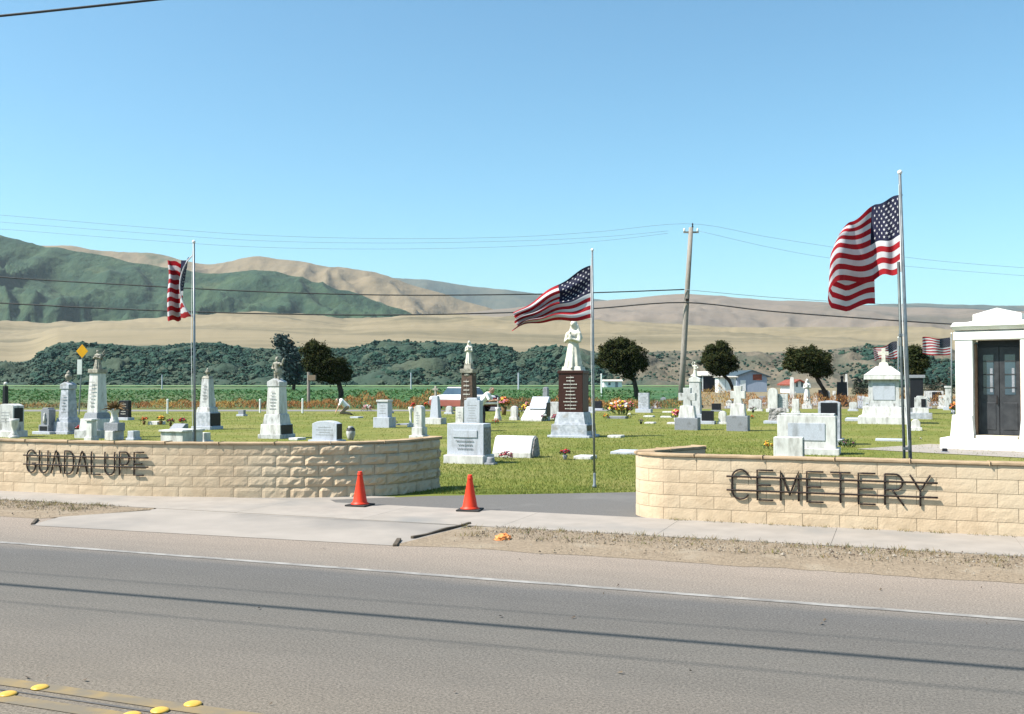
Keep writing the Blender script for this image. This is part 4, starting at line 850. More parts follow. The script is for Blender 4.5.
# standing, leaning forward to the right (+x local), looking at something held in the hands
hip = Vector((0, 0, .88)); sh = Vector((.27, 0, 1.24)); hd = Vector((.45, -.01, 1.37))
arms = []; sl = []
for s in (-1, 1):
    S = sh + Vector((0, s * .18, -.01)); E = S + Vector((.14, s * .05, -.25)); Wr = E + Vector((.20, -s * .06, .03))
    arms += [(S, E, .048, .042), (E, Wr, .042, .028)] + hand(Wr, (.95, -s * .2, -.1), -s); sl += [(S, S.lerp(E, .75), .066, .062)]
legs = []; tr = []; shoes = []
for s in (-1, 1):
    H = hip + Vector((0, s * .09, -.02)); K = Vector((.05 + .05 * s, s * .11, .48)); A = Vector((-.02 + .10 * s, s * .12, .09))
    legs += [(H, K, .085, .055), (K, A, .055, .038)]; tr += [(H, K, .105, .078), (K, A + Vector((0, 0, -.02)), .078, .065)]
    shoes.append([(A + Vector((-.04, 0, -.045)), A + Vector((.15, 0, -.055)), .042, .036)])
tor = [(hip, hip.lerp(sh, .5), .125, .12), (hip.lerp(sh, .5), sh + Vector((0, 0, -.06)), .12, .13), (sh + Vector((0, -.13, -.03)), sh + Vector((0, .13, -.03)), .07, .07)]
body = tor + [(sh, hd, .055, .05)] + headcaps(hd, (.8, -.25, -.5)) + arms + legs
person('person in white shirt leaning forward with both hands out, behind the largest gravestone', body, [(a, b, r + .022, q + .022) for a, b, r, q in tor] + sl,
       tr + [(hip + Vector((0, -.08, 0)), hip + Vector((0, .08, 0)), .125, .125)], [(hd + Vector((-.02, 0, .03)), hd + Vector((-.01, 0, .045)), .092, .088), (hd + Vector((-.06, 0, .0)), hd + Vector((-.05, 0, -.03)), .07, .05)], G(480.5, 427), R(-12), shoes, TROUS)
# kneeling, bent low over a grave, arms reaching to the ground on the left
hip = Vector((.14, 0, .42)); sh = Vector((-.16, 0, .72)); hd = Vector((-.36, -.02, .74)); arms = []; sl = []; legs = []; tr = []; shoes = []
for s in (-1, 1):
    S = sh + Vector((0, s * .18, -.02)); E = S + Vector((-.14, s * .05, -.24)); Wr = E + Vector((-.10, -s * .03, -.22))
    arms += [(S, E, .048, .042), (E, Wr, .042, .028)] + hand(Wr, (-.5, 0, -.9), s); sl += [(S, S.lerp(E, .7), .068, .062)]
    H = hip + Vector((0, s * .09, -.02)); K = Vector((-.18, s * .13, .12)); A = Vector((.26, s * .12, .08))
    legs += [(H, K, .085, .06), (K, A, .058, .04)]; tr += [(H, K, .108, .082), (K, A, .080, .066)]
    shoes.append([(A + Vector((.03, 0, -.01)), A + Vector((.12, 0, -.05)), .045, .036)])
tor = [(hip, hip.lerp(sh, .5), .135, .13), (hip.lerp(sh, .5), sh, .13, .12), (sh + Vector((0, -.13, 0)), sh + Vector((0, .13, 0)), .07, .07)]
body = tor + [(sh, hd, .055, .05)] + headcaps(hd, (-.85, -.1, -.5)) + arms + legs
person('person in white shirt kneeling low on the far lawn under the dark leaning tree', body, [(a, b, r + .024, q + .024) for a, b, r, q in tor] + sl,
       tr, [(hd + Vector((.02, 0, .03)), hd + Vector((.01, 0, .045)), .094, .088)], G(344.5, 415), R(10), shoes, TANCL)
# ------------------------------------------------------------------ flags and poles
def flagpole(name, label, px_top, py_top, px_base, Y, r, mat=STEEL, ball=True, py_b=None, cat='flagpole', group='flagpoles in the cemetery'):
    top = at(px_top, py_top, Y); base = at(px_base, 480, Y); base.z = 0
    if py_b: base = at(px_base, py_b, Y); base.z = 0
    t = empty(name, label, cat, base, 0, group); d = top - base
    bm = bmesh.new(); tube(bm, [(0, 0, -.03), d * .5, d], [r * 1.1, r, r * .85], 12); mesh('pole', bm, mat, t, smooth=True)
    if ball:
        bm = bmesh.new(); bmesh.ops.create_uvsphere(bm, u_segments=12, v_segments=8, radius=r * 1.45, matrix=Matrix.Translation(d + Vector((0, 0, r)))); mesh('finial', bm, WHITEP, t, smooth=True)
    bm = bmesh.new(); lathe(bm, [(r * 2.0, -.02), (r * 2.0, .03), (r * 1.25, .05), (r * 1.25, .22), (r * 1.05, .23)], 12); mesh('ground_sleeve', bm, mat, t, smooth=True)
    bm = bmesh.new(); off = Vector((-r * 1.4, -r * .8, 0)); tube(bm, [d * .22 + off, d * .6 + off * 1.5, d * .97 + off * .7], .0035, 4); mesh('halyard', bm, WHITEP, t)
    bm = bmesh.new(); abox(bm, off.x * .6 + d.x * .22, off.y, d.z * .22 - .05, .025, .02, .11); mesh('cleat', bm, mat, t)
    return top, base
def flag(label, fn, loc, scale=1.0, ns=48):
    t = empty('american_flag', label, 'flag', loc, 0, 'american flags on the flagpoles'); nr = 26; Fy, Ho = 1.52, .91
    vs = []; fs = []; mi = []
    for i in range(ns + 1):
        for j in range(nr + 1): vs.append(Vector(fn(i / ns, j / nr)) * scale)       # j=0 top
    for i in range(ns):
        for j in range(nr):
            q = i * (nr + 1) + j; fs.append((q, q + nr + 1, q + nr + 2, q + 1)); sp = j // 2
            mi.append(2 if (i < ns * .4 and sp < 7) else (0 if sp % 2 == 0 else 1))
    o = pyd('cloth', vs, fs, [FRED, FWHT, FBLU], t, mi=mi, smooth=True)
    sv = []; sf = []
    for row in range(9):
        for c in range(6 if row % 2 == 0 else 5):
            s0 = .4 * (c * 2 + (1 if row % 2 == 0 else 2)) / 12; t0 = (7 / 13) * (row + 1) / 10
            p = Vector(fn(s0, t0)); du = (Vector(fn(s0 + .006, t0)) - p).normalized(); dv = (Vector(fn(s0, t0 - .008)) - p).normalized(); nn = du.cross(dv).normalized()
            for sg in (-1, 1):
                b = len(sv); sv.append((p + nn * .004 * sg) * scale)
                for k in range(10):
                    r = .021 if k % 2 == 0 else .0085; a = R(90 + 36 * k); sv.append((p + nn * .004 * sg + (du * math.cos(a) + dv * math.sin(a)) * r) * scale)
                for k in range(10): sf.append((b, b + 1 + k, b + 1 + (k + 1) % 10))
    pyd('stars', sv, sf, FWHT, t)
    gv = [Vector(fn(0, j / 10)) * scale for j in range(11)]; bm = bmesh.new(); tube(bm, gv, .010 * scale, 6); mesh('header_band', bm, FWHT, t, smooth=True)
    for j in (0, 1):
        p = Vector(fn(0, j)) * scale; bm = bmesh.new(); tube(bm, [p, p + Vector((.03, 0, 0))], .006, 6); mesh('snap_ring', bm, STEEL, t)
    return t
# left flag: blowing away from the camera, seen nearly edge on
YL = 15.3; topL, baseL = flagpole('flagpole', 'thin metal flagpole behind the left wall', 193.8, 243, 195.5, YL, .019, py_b=440)
kL = YL / F
def fn1(s, t):
    if s < .4: q = s / .4; x = -.31 * q * (.6 + .4 * t) - .05 * q * math.sin(q * 3.1); y = .58 * q
    else: q = (s - .4) / .6; x = -.31 - .21 * q * (1 + .12 * math.sin(q * 9)); y = .58 + .30 * math.sin(q * 6.5) * (1 - .3 * q) + .18 * q
    z = -t * .95 - .02 - .03 * smoothstep(.15, .9, s)
    x -= .20 * math.sin(math.pi * t) ** .7 * max(0, 1 - s / .4) * (1 if t < 1 else 0); x += .012 * math.sin(t * 7 + s * 6) * s
    y += .04 * math.sin(t * 9 + s * 14) * s; z += .010 * math.sin(s * 30 + t * 5) * smoothstep(0, .2, s)
    return (x - .02 - .13 * y, y, z)
flag('flag hanging narrow and nearly edge on from the left flagpole', fn1, at(194.3, 253.5, YL))
# centre flag
YC = 15.8; topC, baseC = flagpole('flagpole', 'thin metal flagpole standing on the grass in the entrance gap', 592.3, 251, 594.5, YC, .017, py_b=487.5)
def fn2(s, t):
    x = -.015 - 1.21 * s * (1 + .02 * math.sin(8 * t)); wave = math.sin(s * 10 + t * 3.0)
    zt = -.0 - .06 * s - .80 * smoothstep(.12, 1.0, s) * (.9 + .1 * s) * (1 - 0); zb = -.87 - .05 * s * s - .02 * math.sin(s * 6) - .14 * s ** 3
    zt = -.76 * s ** 1.1 - .02
    fold = .16 * s * math.sin(t * 19 + s * 3); y = .10 * s * wave + fold + .12 * s
    x += -.03 * s * math.sin(t * 14 + 1); z = zt + (zb - zt) * (t ** (1 - .25 * s)); z += .018 * math.sin(s * 14 + t * 2)
    return (x, y, z)
flag('flag streaming left from the centre flagpole above the white statue', fn2, at(592.2, 264, YC))
# right flag, folded back on itself
YR = 11.75; topR, baseR = flagpole('flagpole', 'tall light metal flagpole behind the right wall, top in view', 899.8, 174, 912, YR, .020, py_b=452)
def fn3(s, t):
    L = 1.52 * s; f0, f1 = .61, 1.07
    sw = .035 * math.sin(t * 6.5 + 1) * smoothstep(0, .3, L)
    if L < f0: x = -L * .54; y = .80 * L * .8 + sw + .05 * math.sin(L * 13)                  # canton turned partly away
    elif L < f1: q = L - f0; x = -f0 * .54 - q * .97; y = .440 - .42 * q + sw + .06 * math.sin(q * 15)
    elif L < f1 + .14: a = (L - f1) / .14 * math.pi; x = -f0 * .54 - (f1 - f0) * .97 - .045 * math.sin(a); y = .285 + .18 * (1 - math.cos(a)) + sw
    else: q = L - f1 - .14; x = -f0 * .54 - (f1 - f0) * .97 + q * 1.45; y = .645 + sw + .06 * math.sin(q * 9 + t * 2) + .25 * q
    z = -.91 * t - .04 * smoothstep(0, .6, L) - .10 * smoothstep(.5, 1.0, L) * (1 - .4 * t)
    z -= .34 * smoothstep(.98, 1.30, L) - .10 * smoothstep(1.15, 1.52, L)
    c = smoothstep(.52, f1, L) * max(0, 1 - t / .5) ** 1.2; z -= .13 * c; x += .10 * c; y -= .06 * c * (1 + math.sin(t * 16 + L * 4))
    x -= .07 * smoothstep(.5, 1.0, L) * t if L < f1 + .14 else -.02 * t
    z += .022 * math.sin(L * 12 + t * 3); return (x - .02 + .36 * y, y, z)
flag('largest looking flag, folded back on itself, on the right flagpole', fn3, at(902, 195, YR))
tB = at(898.4, 262, YR + .03); bB = at(905.5, 452, YR + .02); bB.z = 0
t = empty('steel_post', 'thin dark steel post standing close left of the right flagpole', 'post', bB); d = tB - bB
bm = bmesh.new(); tube(bm, [(0, 0, -.03), d * .5, d], .017, 10); mesh('post_shaft', bm, DSTEEL, t, smooth=True)
for z_, kk in ((.46, 0), (.86, 1), (.30, 2), (2.2, 3)):
    bm = bmesh.new(); p = d * (z_ / d.z); abox(bm, p.x + .035 - .015 * (z_ > 1), p.y, p.z, .10 - .02 * (z_ > 2), .035, .035 if kk else .14); mesh('bracket', bm, STEEL, t, bev=.004)
# far flags
for (pt, pb, x0, lab, pl, sgn) in ((338, 420, 898.3, 'small far flag seen left of the twin poles above the tomb', 'far thin flagpole behind the big tomb', 0), (334, 420, 951.5, 'small far flag just left of the mausoleum roof', 'far thin flagpole left of the mausoleum', 1)):
    Yf = 54; flagpole('flagpole', pl, x0, pt, x0 + .5, Yf, .03, py_b=pb)
    if sgn: fnf = lambda s, t: (-.04 - 1.50 * s, .14 * math.sin(s * 9) * s, -.93 * t - .05 * math.sin(s * 5) - .05 * s + .04 * math.sin(t * 5 + s * 9) * s)
    else: fnf = lambda s, t: (-.04 - 1.28 * s, .22 * math.sin(s * 9 + t) * s, -.90 * t * (1 - .35 * s) - .42 * s + .05 * math.sin(s * 8 + t * 3))
    flag(lab, fnf, at(x0 - .3, pt + 3.3, Yf), 1.0, 40)
# ------------------------------------------------------------------ utility pole, cables
YP = 75.0; pb_ = at(680.5, 405, YP); pb_.z = 0; pt_ = at(691, 227.5, YP); d = pt_ - pb_
t = empty('utility_pole', 'tall leaning wooden utility pole behind the cemetery', 'utility pole', pb_)
bm = bmesh.new(); tube(bm, [(0, 0, -.2), d * .3, d * .7, d], [.24, .22, .19, .17], 12); mesh('pole_shaft', bm, WOODP, t, smooth=True)
bm = bmesh.new(); abox(bm, d.x, d.y, d.z - .42, 1.15, .12, .12); mesh('crossarm', bm, WOODP, t)
for x in (-.5, .5): bm = bmesh.new(); lathe(bm, [(.03, 0), (.09, .06), (.05, .12), (.09, .18), (.03, .26)], 10, (d.x + x, d.y, d.z - .31)); mesh('insulator', bm, WHITEP, t, smooth=True)
bm = bmesh.new(); lathe(bm, [(.03, 0), (.08, .1), (.04, .2), (.07, .3), (.02, .4)], 10, (d.x + .12, d.y, d.z - .05)); mesh('top_insulator', bm, DARKG, t, smooth=True)
bm = bmesh.new(); q = d * .585; abox(bm, q.x, q.y - .2, q.z, .25, .12, .16); mesh('cable_clamp', bm, IRON, t)
def cable(label, ctrl, rad, mat, Y=YP, group='overhead cables strung on the utility pole'):
    pts_ = []; x = ctrl[0][0]
    while x <= ctrl[-1][0]: pts_.append(at(x, sinterp(ctrl, x), Y)); x += 16
    bm = bmesh.new(); b0 = pts_[len(pts_) // 2].copy(); tube(bm, [p - b0 for p in pts_], rad, 5); tag(mesh('overhead_cable', bm, mat, loc=b0, smooth=True), label, 'cable', group)
cable('lower thick black cable crossing in front of the tan plain', [(-500, 262), (-250, 288), (0, 303), (130, 309.5), (256, 313.5), (384, 315), (512, 312.5), (595, 308.5), (684, 302.5), (768, 311), (860, 318), (950, 324), (1100, 331), (1400, 338)], .050, CABLE, YP - .28)
cable('upper thick black cable crossing in front of the green hill', [(-500, 225), (-250, 255), (0, 277), (130, 285), (256, 291.5), (384, 295), (512, 294.5), (600, 292.5), (684, 289.5)], .046, CABLE, YP - .22)
cable('thin cable running right from the pole above the dry hill', [(684, 289.5), (768, 297), (860, 303), (950, 307.5), (1100, 312), (1400, 316)], .020, THINC, YP - .22)
cable('topmost thin wire in the sky, running over the pole top', [(-500, 165), (-250, 195), (0, 215), (130, 226), (256, 235), (384, 238.5), (512, 237), (600, 231.5), (692, 223.8), (768, 237), (860, 251), (950, 262), (1100, 272), (1400, 282)], .012, THINC, YP)
cable('middle thin wire in the sky ending at the left insulator', [(-500, 172), (-250, 202), (0, 222), (130, 232), (256, 240.5), (384, 243), (512, 241), (600, 237), (683, 229.5)], .011, THINC, YP)
cable('lowest thin wire in the sky, left of the pole', [(-500, 184), (-250, 212), (0, 229), (130, 239), (256, 247), (384, 249), (512, 246.5), (600, 241), (683, 231.5)], .011, THINC, YP - .05)
cable('thin wire in the sky falling right from the right insulator', [(697, 230.5), (768, 247), (830, 258), (950, 270), (1100, 280), (1400, 290)], .011, THINC, YP)
def road_cable(label, ua, va, ub, vb, z, rad):        # cables strung along the road; the sun throws their shadows over the lane
    p0, p1 = UV(ua, va, z), UV(ub, vb, z); mid_ = (p0 + p1) / 2; n_ = 24
    pts_ = [p0.lerp(p1, i / n_) - mid_ + Vector((0, 0, .0002 * ((ub - ua) * (i / n_ - .5)) ** 2)) for i in range(n_ + 1)]
    bm = bmesh.new(); tube(bm, pts_, rad, 8); tag(mesh('overhead_cable', bm, CABLE, loc=mid_, smooth=True), label, 'cable', 'overhead cables strung along the road')
p0, p1 = at(-500, 66, 14), at(560, -43, 14)
bm = bmesh.new(); mid_ = (p0 + p1) / 2; tube(bm, [p0 - mid_, Vector((0, 0, -.02)), p1 - mid_], .019, 8); tag(mesh('overhead_cable', bm, CABLE, loc=mid_, smooth=True), 'near thick black cable cutting the top left corner of the sky', 'cable')
def shadow_cable(label, vs0, z, rad):                 # vs0: where its shadow should cross the lane
    e = z / math.tan(R(EL)); dx, dy = e * math.cos(R(AZ)), e * math.sin(R(AZ)); ou, ov = uv_of(Vector((dx, dy, 0)))
    road_cable(label, -60 - ou, vs0 - .0355 * 53.1 - ov, 40 - ou, vs0 + .0355 * 46.9 - ov, z, rad)
EL, AZ = 50, 15                       # sun: high, from the left and a little behind the camera
shadow_cable('thick cable over the near lane that throws the long dark shadow line on the road', 6.18, 6.2, .030)
shadow_cable('thin cable over the lane that throws the faint farther shadow on the road', 6.62, 6.6, .0060)
shadow_cable('thin cable over the lane that throws the faint nearer shadow on the road', 5.68, 6.4, .0075)
# ------------------------------------------------------------------ sign, posts, car
YS = 52.0; sb = at(78.5, 410, YS); sb.z = 0; stp = at(82.5, 345, YS)
t = empty('road_sign', 'yellow diamond warning sign on a leaning post behind the angel column', 'road sign', sb); d = stp - sb
bm = bmesh.new(); tube(bm, [(0, .05, -.05), d * .97 + Vector((0, .05, 0))], .04, 8); mesh('post', bm, STEEL, t)
c_ = at(82.2, 351.2, YS) - sb; r_ = 7.0 * YS / F
bm = bmesh.new(); prism(bm, [(c_.x - r_ * .86, c_.z), (c_.x, c_.z + r_), (c_.x + r_ * .86, c_.z), (c_.x, c_.z - r_)], c_.y - .012, c_.y + .012); mesh('diamond_panel', bm, YELLOWS, t, bev=.01)
c_ = at(79.8, 367, YS) - sb; bm = bmesh.new(); abox(bm, c_.x, c_.y - .03, c_.z - 7.5 * YS / F, 4.6 * YS / F, .02, 15 * YS / F); mesh('white_panel', bm, WHITEP, t)
def post(label, px, y0, y1, Y=None, r=.05, mat=WHITEP):
    g = G(px, y1) if Y is None else Vector((at(px, 390, Y).x, Y, 0)); h = at(px, y0, g.y).z
    t = empty('marker_post', label, 'post', g, 0, 'posts along the back road and field')
    bm = bmesh.new(); tube(bm, [(0, 0, -.05), (0, 0, h)], r, 8); mesh('shaft', bm, mat, t); bm = bmesh.new(); lathe(bm, [(r * 1.15, h - .08), (r * 1.15, h + .01), (r * .5, h + .03)], 8); mesh('cap', bm, mat, t)
post('white post by the back road, between the black gravestone and left flagpole', 167.5, 399.5, 413.5); post('white post by the back road, right of the urn obelisk', 214.5, 399, 413)
post('white post by the back road, just left of the soldier pedestal', 260, 399.5, 412.5); post('white post by the back road, right of the soldier pedestal', 302.5, 399, 413)
post('short pale field post far off below the bluff, left of the flagpole', 162, 375, 0, 200, .13, PALE); post('short pale field post far off, left of the brown pillar', 411, 373, 0, 200, .12, PALE)
post('short pale field post far off, left of the grand statue', 518.5, 373, 0, 190, .16, PALE); post('tall white post left of the round tree', 601.5, 374, 401, None, .07)
g = G(308.5, 408); t = empty('wooden_post', 'tall grey wooden post under the left lobe of the dark leaning tree', 'post', g)
h = at(308.5, 372, g.y).z; bm = bmesh.new(); tube(bm, [(0, 0, -.1), (0, 0, h)], [.11, .10], 10); mesh('shaft', bm, WOODP, t); bm = bmesh.new(); abox(bm, .22, 0, h - .55, .5, .3, .35); mesh('pale_box', bm, TANCL, t)
def car():
    g = G(462, 410.5); t = empty('parked_car', 'white and red-brown parked car behind the brown pillar', 'car', g, R(-142))
    CW = M('car_white', (.75, .75, .74), (.70, .70, .69), 2, .3, spec=.6); CR = M('car_red_brown', (.22, .06, .04), (.18, .05, .035), 2, .3, spec=.6); CH = M('car_chrome', (.6, .6, .6), None, 5, .2, metal=1)
    bm = bmesh.new(); prismx(bm, [(-2.25, .62), (-2.2, .84), (-1.0, .95), (1.1, .97), (2.25, .90), (2.3, .64)], -.86, .86); mesh('upper_body', bm, CW, t, bev=.06)
    bm = bmesh.new(); prismx(bm, [(-2.28, .28), (-2.3, .62), (2.33, .64), (2.3, .32), (1.9, .24), (-1.9, .24)], -.88, .88); mesh('lower_body', bm, CR, t, bev=.05)
    bm = bmesh.new(); abox(bm, 0, .15, .95, 1.60, 2.3, .40, .84, .66); mesh('window', bm, GLASS, t, bev=.03)
    bm = bmesh.new(); abox(bm, 0, .15, 1.348, 1.36, 1.56, .06, .95); mesh('roof', bm, CW, t, bev=.03)
    for s in (-1, 1):
        for y in (-1.35, 1.4):
            bm = bmesh.new(); lathe(bm, [(.20, -.1), (.31, -.09), (.33, -.05), (.33, .05), (.31, .09), (.20, .1)], 20); bmesh.ops.rotate(bm, verts=bm.verts, cent=(0, 0, 0), matrix=Matrix.Rotation(R(90), 3, 'Y')); bmesh.ops.translate(bm, verts=bm.verts, vec=(s * .80, y, .32)); w_ = mesh('wheel', bm, RUBBER, t)
            bm = bmesh.new(); lathe(bm, [(.19, -.01), (.17, .02), (.06, .03)], 16); bmesh.ops.rotate(bm, verts=bm.verts, cent=(0, 0, 0), matrix=Matrix.Rotation(R(90 * s), 3, 'Y')); bmesh.ops.translate(bm, verts=bm.verts, vec=(s * .91, y, .32)); mesh('rim', bm, CH, w_)
        bm = bmesh.new(); abox(bm, s * .62, -2.30, .62, .36, .06, .15); mesh('headlight', bm, WHITEP, t); bm = bmesh.new(); abox(bm, s * .64, 2.33, .62, .34, .06, .16); mesh('tail_light', bm, RED, t)
    bm = bmesh.new(); abox(bm, 0, -2.36, .38, 1.72, .12, .14); mesh('bumper', bm, CH, t, bev=.02); bm = bmesh.new(); abox(bm, 0, 2.38, .40, 1.72, .12, .14); mesh('bumper', bm, CH, t, bev=.02)
car()
# ------------------------------------------------------------------ trees
def tree(label, bx, yb, Y, trunk, blobs, mats, n_=4200, leaf=.085, group='windswept trees along the back of the cemetery', name='windswept_tree', rt=.22, clump=.30):
    base = at(bx, yb, Y); base.z = 0; t = empty(name, label, 'tree', base, 0, group); k = Y / F
    tp = [at(x, y, Y) - base for x, y in trunk]; tp[0].z = -.1
    bm = bmesh.new(); nn = len(tp); tube(bm, tp, [rt * (1 - .45 * i / (nn - 1)) for i in range(nn)], 10)
    for (cx, cy, rx, ry) in blobs:
        c = at(cx, cy, Y) - base
        for q in range(6):
            e = c + Vector((random.uniform(-.6, .6) * rx * k, random.uniform(-.6, .6) * rx * k, random.uniform(-.3, .6) * ry * k)); m_ = tp[-1].lerp(e, .5) + Vector((0, 0, -.1)); tube(bm, [tp[-1], m_, e], [rt * .4, rt * .25, rt * .08], 6)
    mesh('trunk', bm, BARK, t, smooth=True)
    tot = sum(b[2] * b[3] for b in blobs)
    cl = []
    for (cx, cy, rx, ry) in blobs:
        c = at(cx, cy, Y) - base
        for q in range(max(14, int(260 * rx * ry / tot))):
            v = Vector((random.gauss(0, 1), random.gauss(0, 1), random.gauss(0, 1))).normalized() * random.uniform(.2, .9) ** .5
            if v.z < -.55: v.z *= .7
            cl.append((c + Vector((v.x * rx * k, v.y * rx * k, v.z * ry * k)), clump * random.uniform(.6, 1.25)))
    vs = []; fs = []; mi = []
    for q in range(n_):
        c, r = random.choice(cl); v = Vector((random.gauss(0, 1), random.gauss(0, 1), random.gauss(0, .8))) * r * .5; p = c + v
        nrm = (v.normalized() + Vector((random.gauss(0, .6), random.gauss(0, .6), random.gauss(.3, .6)))).normalized()
        a = nrm.cross(Vector((random.random(), random.random(), random.random()))).normalized(); b = nrm.cross(a); s = leaf * random.uniform(.6, 1.3); i = len(vs)
        vs += [p - a * s, p + b * s * .5, p + a * s, p - b * s * .5]; fs.append((i, i + 1, i + 2, i + 3)); mi.append(0 if random.random() < .70 else 1)
    pyd('crown', vs, fs, mats, t, mi=mi)
DT = [LEAF, LEAFY]
tree('round dark tree with slim trunk right of the centre flagpole', 636, 407, 75, [(636, 407), (636.5, 392), (634, 380), (630, 372)], [(614, 352, 16, 13), (630, 354, 16, 13), (606, 360, 11, 11), (622, 365, 15, 11), (638, 364, 10, 11), (620, 345, 14, 8), (630, 374, 9, 5)], DT, 26000)
tree('round dark tree in front of the farm sheds', 735, 405, 82, [(735, 405), (734, 392), (729, 380), (722, 374)], [(714, 354, 12, 11), (722, 358, 14, 12), (712, 363, 11, 11), (728, 365, 11, 9), (720, 370, 12, 7), (718, 346, 9, 5)], DT, 24000)
tree('flat topped dark tree with curved leaning trunk, left of the big tomb', 827, 403, 72, [(827, 403), (825.5, 393), (819, 382), (815, 374)], [(797, 357, 12, 10), (808, 355, 14, 9), (820, 361, 12, 10), (794, 364, 10, 8), (806, 366, 14, 8), (824, 370, 8, 8), (818, 372, 8, 6)], DT, 24000)
tree('small dark tree behind the big tomb', 917, 408, 66, [(917, 408), (917, 395), (916, 380), (915, 372)], [(914, 355, 9, 8), (919, 362, 8, 9), (911, 363, 7, 8), (915, 371, 8, 6)], DT, 15000)
tree('dark leaning tree with two lobed crown at the left, above the kneeling person', 341, 407, 70, [(341, 407), (341, 392), (338, 380), (332, 373)], [(313, 348, 10, 10), (318, 358, 13, 14), (312, 365, 9, 11), (326, 366, 13, 12), (337, 366, 10, 10), (344, 374, 8, 9), (334, 378, 10, 6), (322, 374, 10, 8)], DT, 28000)
tree('blue-grey leaning tree far off, left of the dark leaning tree', 293, 394, 150, [(293, 394), (294, 385), (292, 375), (290, 366)], [(281, 341, 5, 6), (286, 348, 6, 8), (292, 358, 7, 10), (296, 367, 7, 8), (288, 364, 6, 9), (292, 376, 7, 8)], [LEAFB, LEAFB], 4200, .35, name='grey_tree', clump=.9, rt=.3)
for i, (px, top) in enumerate(((856, 380), (861, 382), (866, 377), (873, 377), (927, 376), (933, 379), (939, 377), (946, 378), (952, 377))):     # row of small conifers
    lab = ('leftmost small conifer in the row behind the orange brush', 'second small conifer from the left in the far row', 'third small conifer from the left in the far row', 'small conifer just left of the big tomb roof', 'small conifer right of the dark grey column', 'shortest small conifer right of the dark grey column', 'middle small conifer below the right far flag', 'small conifer under the fly end of the right far flag', 'small conifer nearest the mausoleum')[i]
    Y = 130; b_ = at(px, 396, Y); b_.z = 0; t = empty('conifer', lab, 'tree', b_, 0, 'row of small conifers'); H = at(px, top, Y).z
    bm = bmesh.new(); tube(bm, [(0, 0, -.1), (0, 0, H * .9)], [.09, .02], 6); mesh('trunk', bm, BARK, t); vs = []; fs = []
    for q in range(700):
        z = H * (.10 + .9 * random.random() ** 1.3); rr = .62 * (1 - z / H) ** .8 + .04; a = random.uniform(0, 6.28); r = rr * random.uniform(.3, 1.1); p = Vector((r * math.cos(a), r * math.sin(a), z)); d = Vector((math.cos(a), math.sin(a), random.uniform(-.5, .4))) * .2; s_ = Vector((-math.sin(a), math.cos(a), random.uniform(-.4, .4))) * .08
        i0 = len(vs); vs += [p - s_, p + d, p + s_]; fs.append((i0, i0 + 1, i0 + 2))
    pyd('crown', vs, fs, CONIF, t)
# ------------------------------------------------------------------ crop field and dry brush behind the cemetery
CROP1 = M('crop_leaf', (.022, .085, .022), (.045, .115, .030), .6, .8, trans=.2); CROP2 = M('crop_leaf_pale', (.085, .135, .045), (.06, .11, .035), .6, .8, trans=.2)
CROPG = M('crop_canopy', (.028, .082, .026), (.055, .115, .036), .25, .9, .8, 2.5, dist=.3, c3=(.12, .13, .06), s3=.03, mid3=(.5, .7), stretch=(1, .25, 1))
vs = []; fs = []; NX, NY = 150, 70
for j in range(NY):
    Y = 67 * (355 / 67) ** (j / (NY - 1))
    for i in range(NX):
        X = (-1.0 + 1.24 * i / (NX - 1)) * Y * .78; zz = .38 + .16 * noise.noise((X * 1.1, Y * .9, 0)) + .10 * noise.noise((X * .2, Y * .1, 5))
        vs.append((X, Y, zz if j else -.05))
for j in range(NY - 1):
    for i in range(NX - 1): q = j * NX + i; fs.append((q, q + 1, q + NX + 1, q + NX))
pyd('crop_field', vs, fs, CROPG, kind='stuff', smooth=True)
pyd('field_margin', [(-420, 318, .62), (58, 318, .62), (62, 349, .9), (-420, 349, .9)], [(0, 1, 2, 3)], M('pale_green_margin', (.10, .17, .06), (.13, .18, .07), .1, .9), kind='structure')
vs = []; fs = []; mi = []
for q in range(26000):
    Y = 66 + random.random() ** 1.6 * 90; X = random.uniform(-.62, .14 if random.random() < .85 else .185) * Y
    z = random.uniform(.2, .62); a = random.uniform(0, 6.28); s = random.uniform(.10, .24) * (1 + (Y - 66) / 90); d = Vector((math.cos(a), math.sin(a), random.uniform(-.2, .9))).normalized() * s; w_ = d.cross(Vector((random.random() - .5, random.random() - .5, 1))).normalized() * s * .45
    p = Vector((X, Y, z)); i0 = len(vs); vs += [p, p + d * .5 + w_, p + d, p + d * .5 - w_]; fs.append((i0, i0 + 1, i0 + 2, i0 + 3)); mi.append(0 if random.random() < .65 else 1)
pyd('crop_leaves', vs, fs, [CROP1, CROP2], mi=mi, kind='stuff')
BR1 = M('dry_brush_orange', (.30, .13, .045), (.22, .10, .04), .8, .9, trans=.2); BR2 = M('dry_brush_yellow', (.36, .23, .06), (.26, .16, .05), .8, .9, trans=.2); BR3 = M('dry_brush_dark', (.09, .075, .035), (.06, .06, .03), .8, .9)
BRH = [(-40, .45), (110, .55), (150, .75), (165, .9), (200, .7), (255, .85), (300, .75), (330, .9), (356, .9), (362, 1.5), (374, 1.7), (384, 1.0), (400, .7), (420, 1.1), (430, 1.7), (440, 1.2), (460, .7), (500, .9), (520, 1.0), (555, 1.0), (565, 1.2), (600, .8), (650, .7), (690, 1.0), (704, 1.5), (725, 1.7), (738, 1.4), (760, 1.0), (790, 1.0), (830, 1.0), (860, 1.05), (905, 1.0), (955, .9), (1040, .9)]
vs = []; fs = []; mi = []
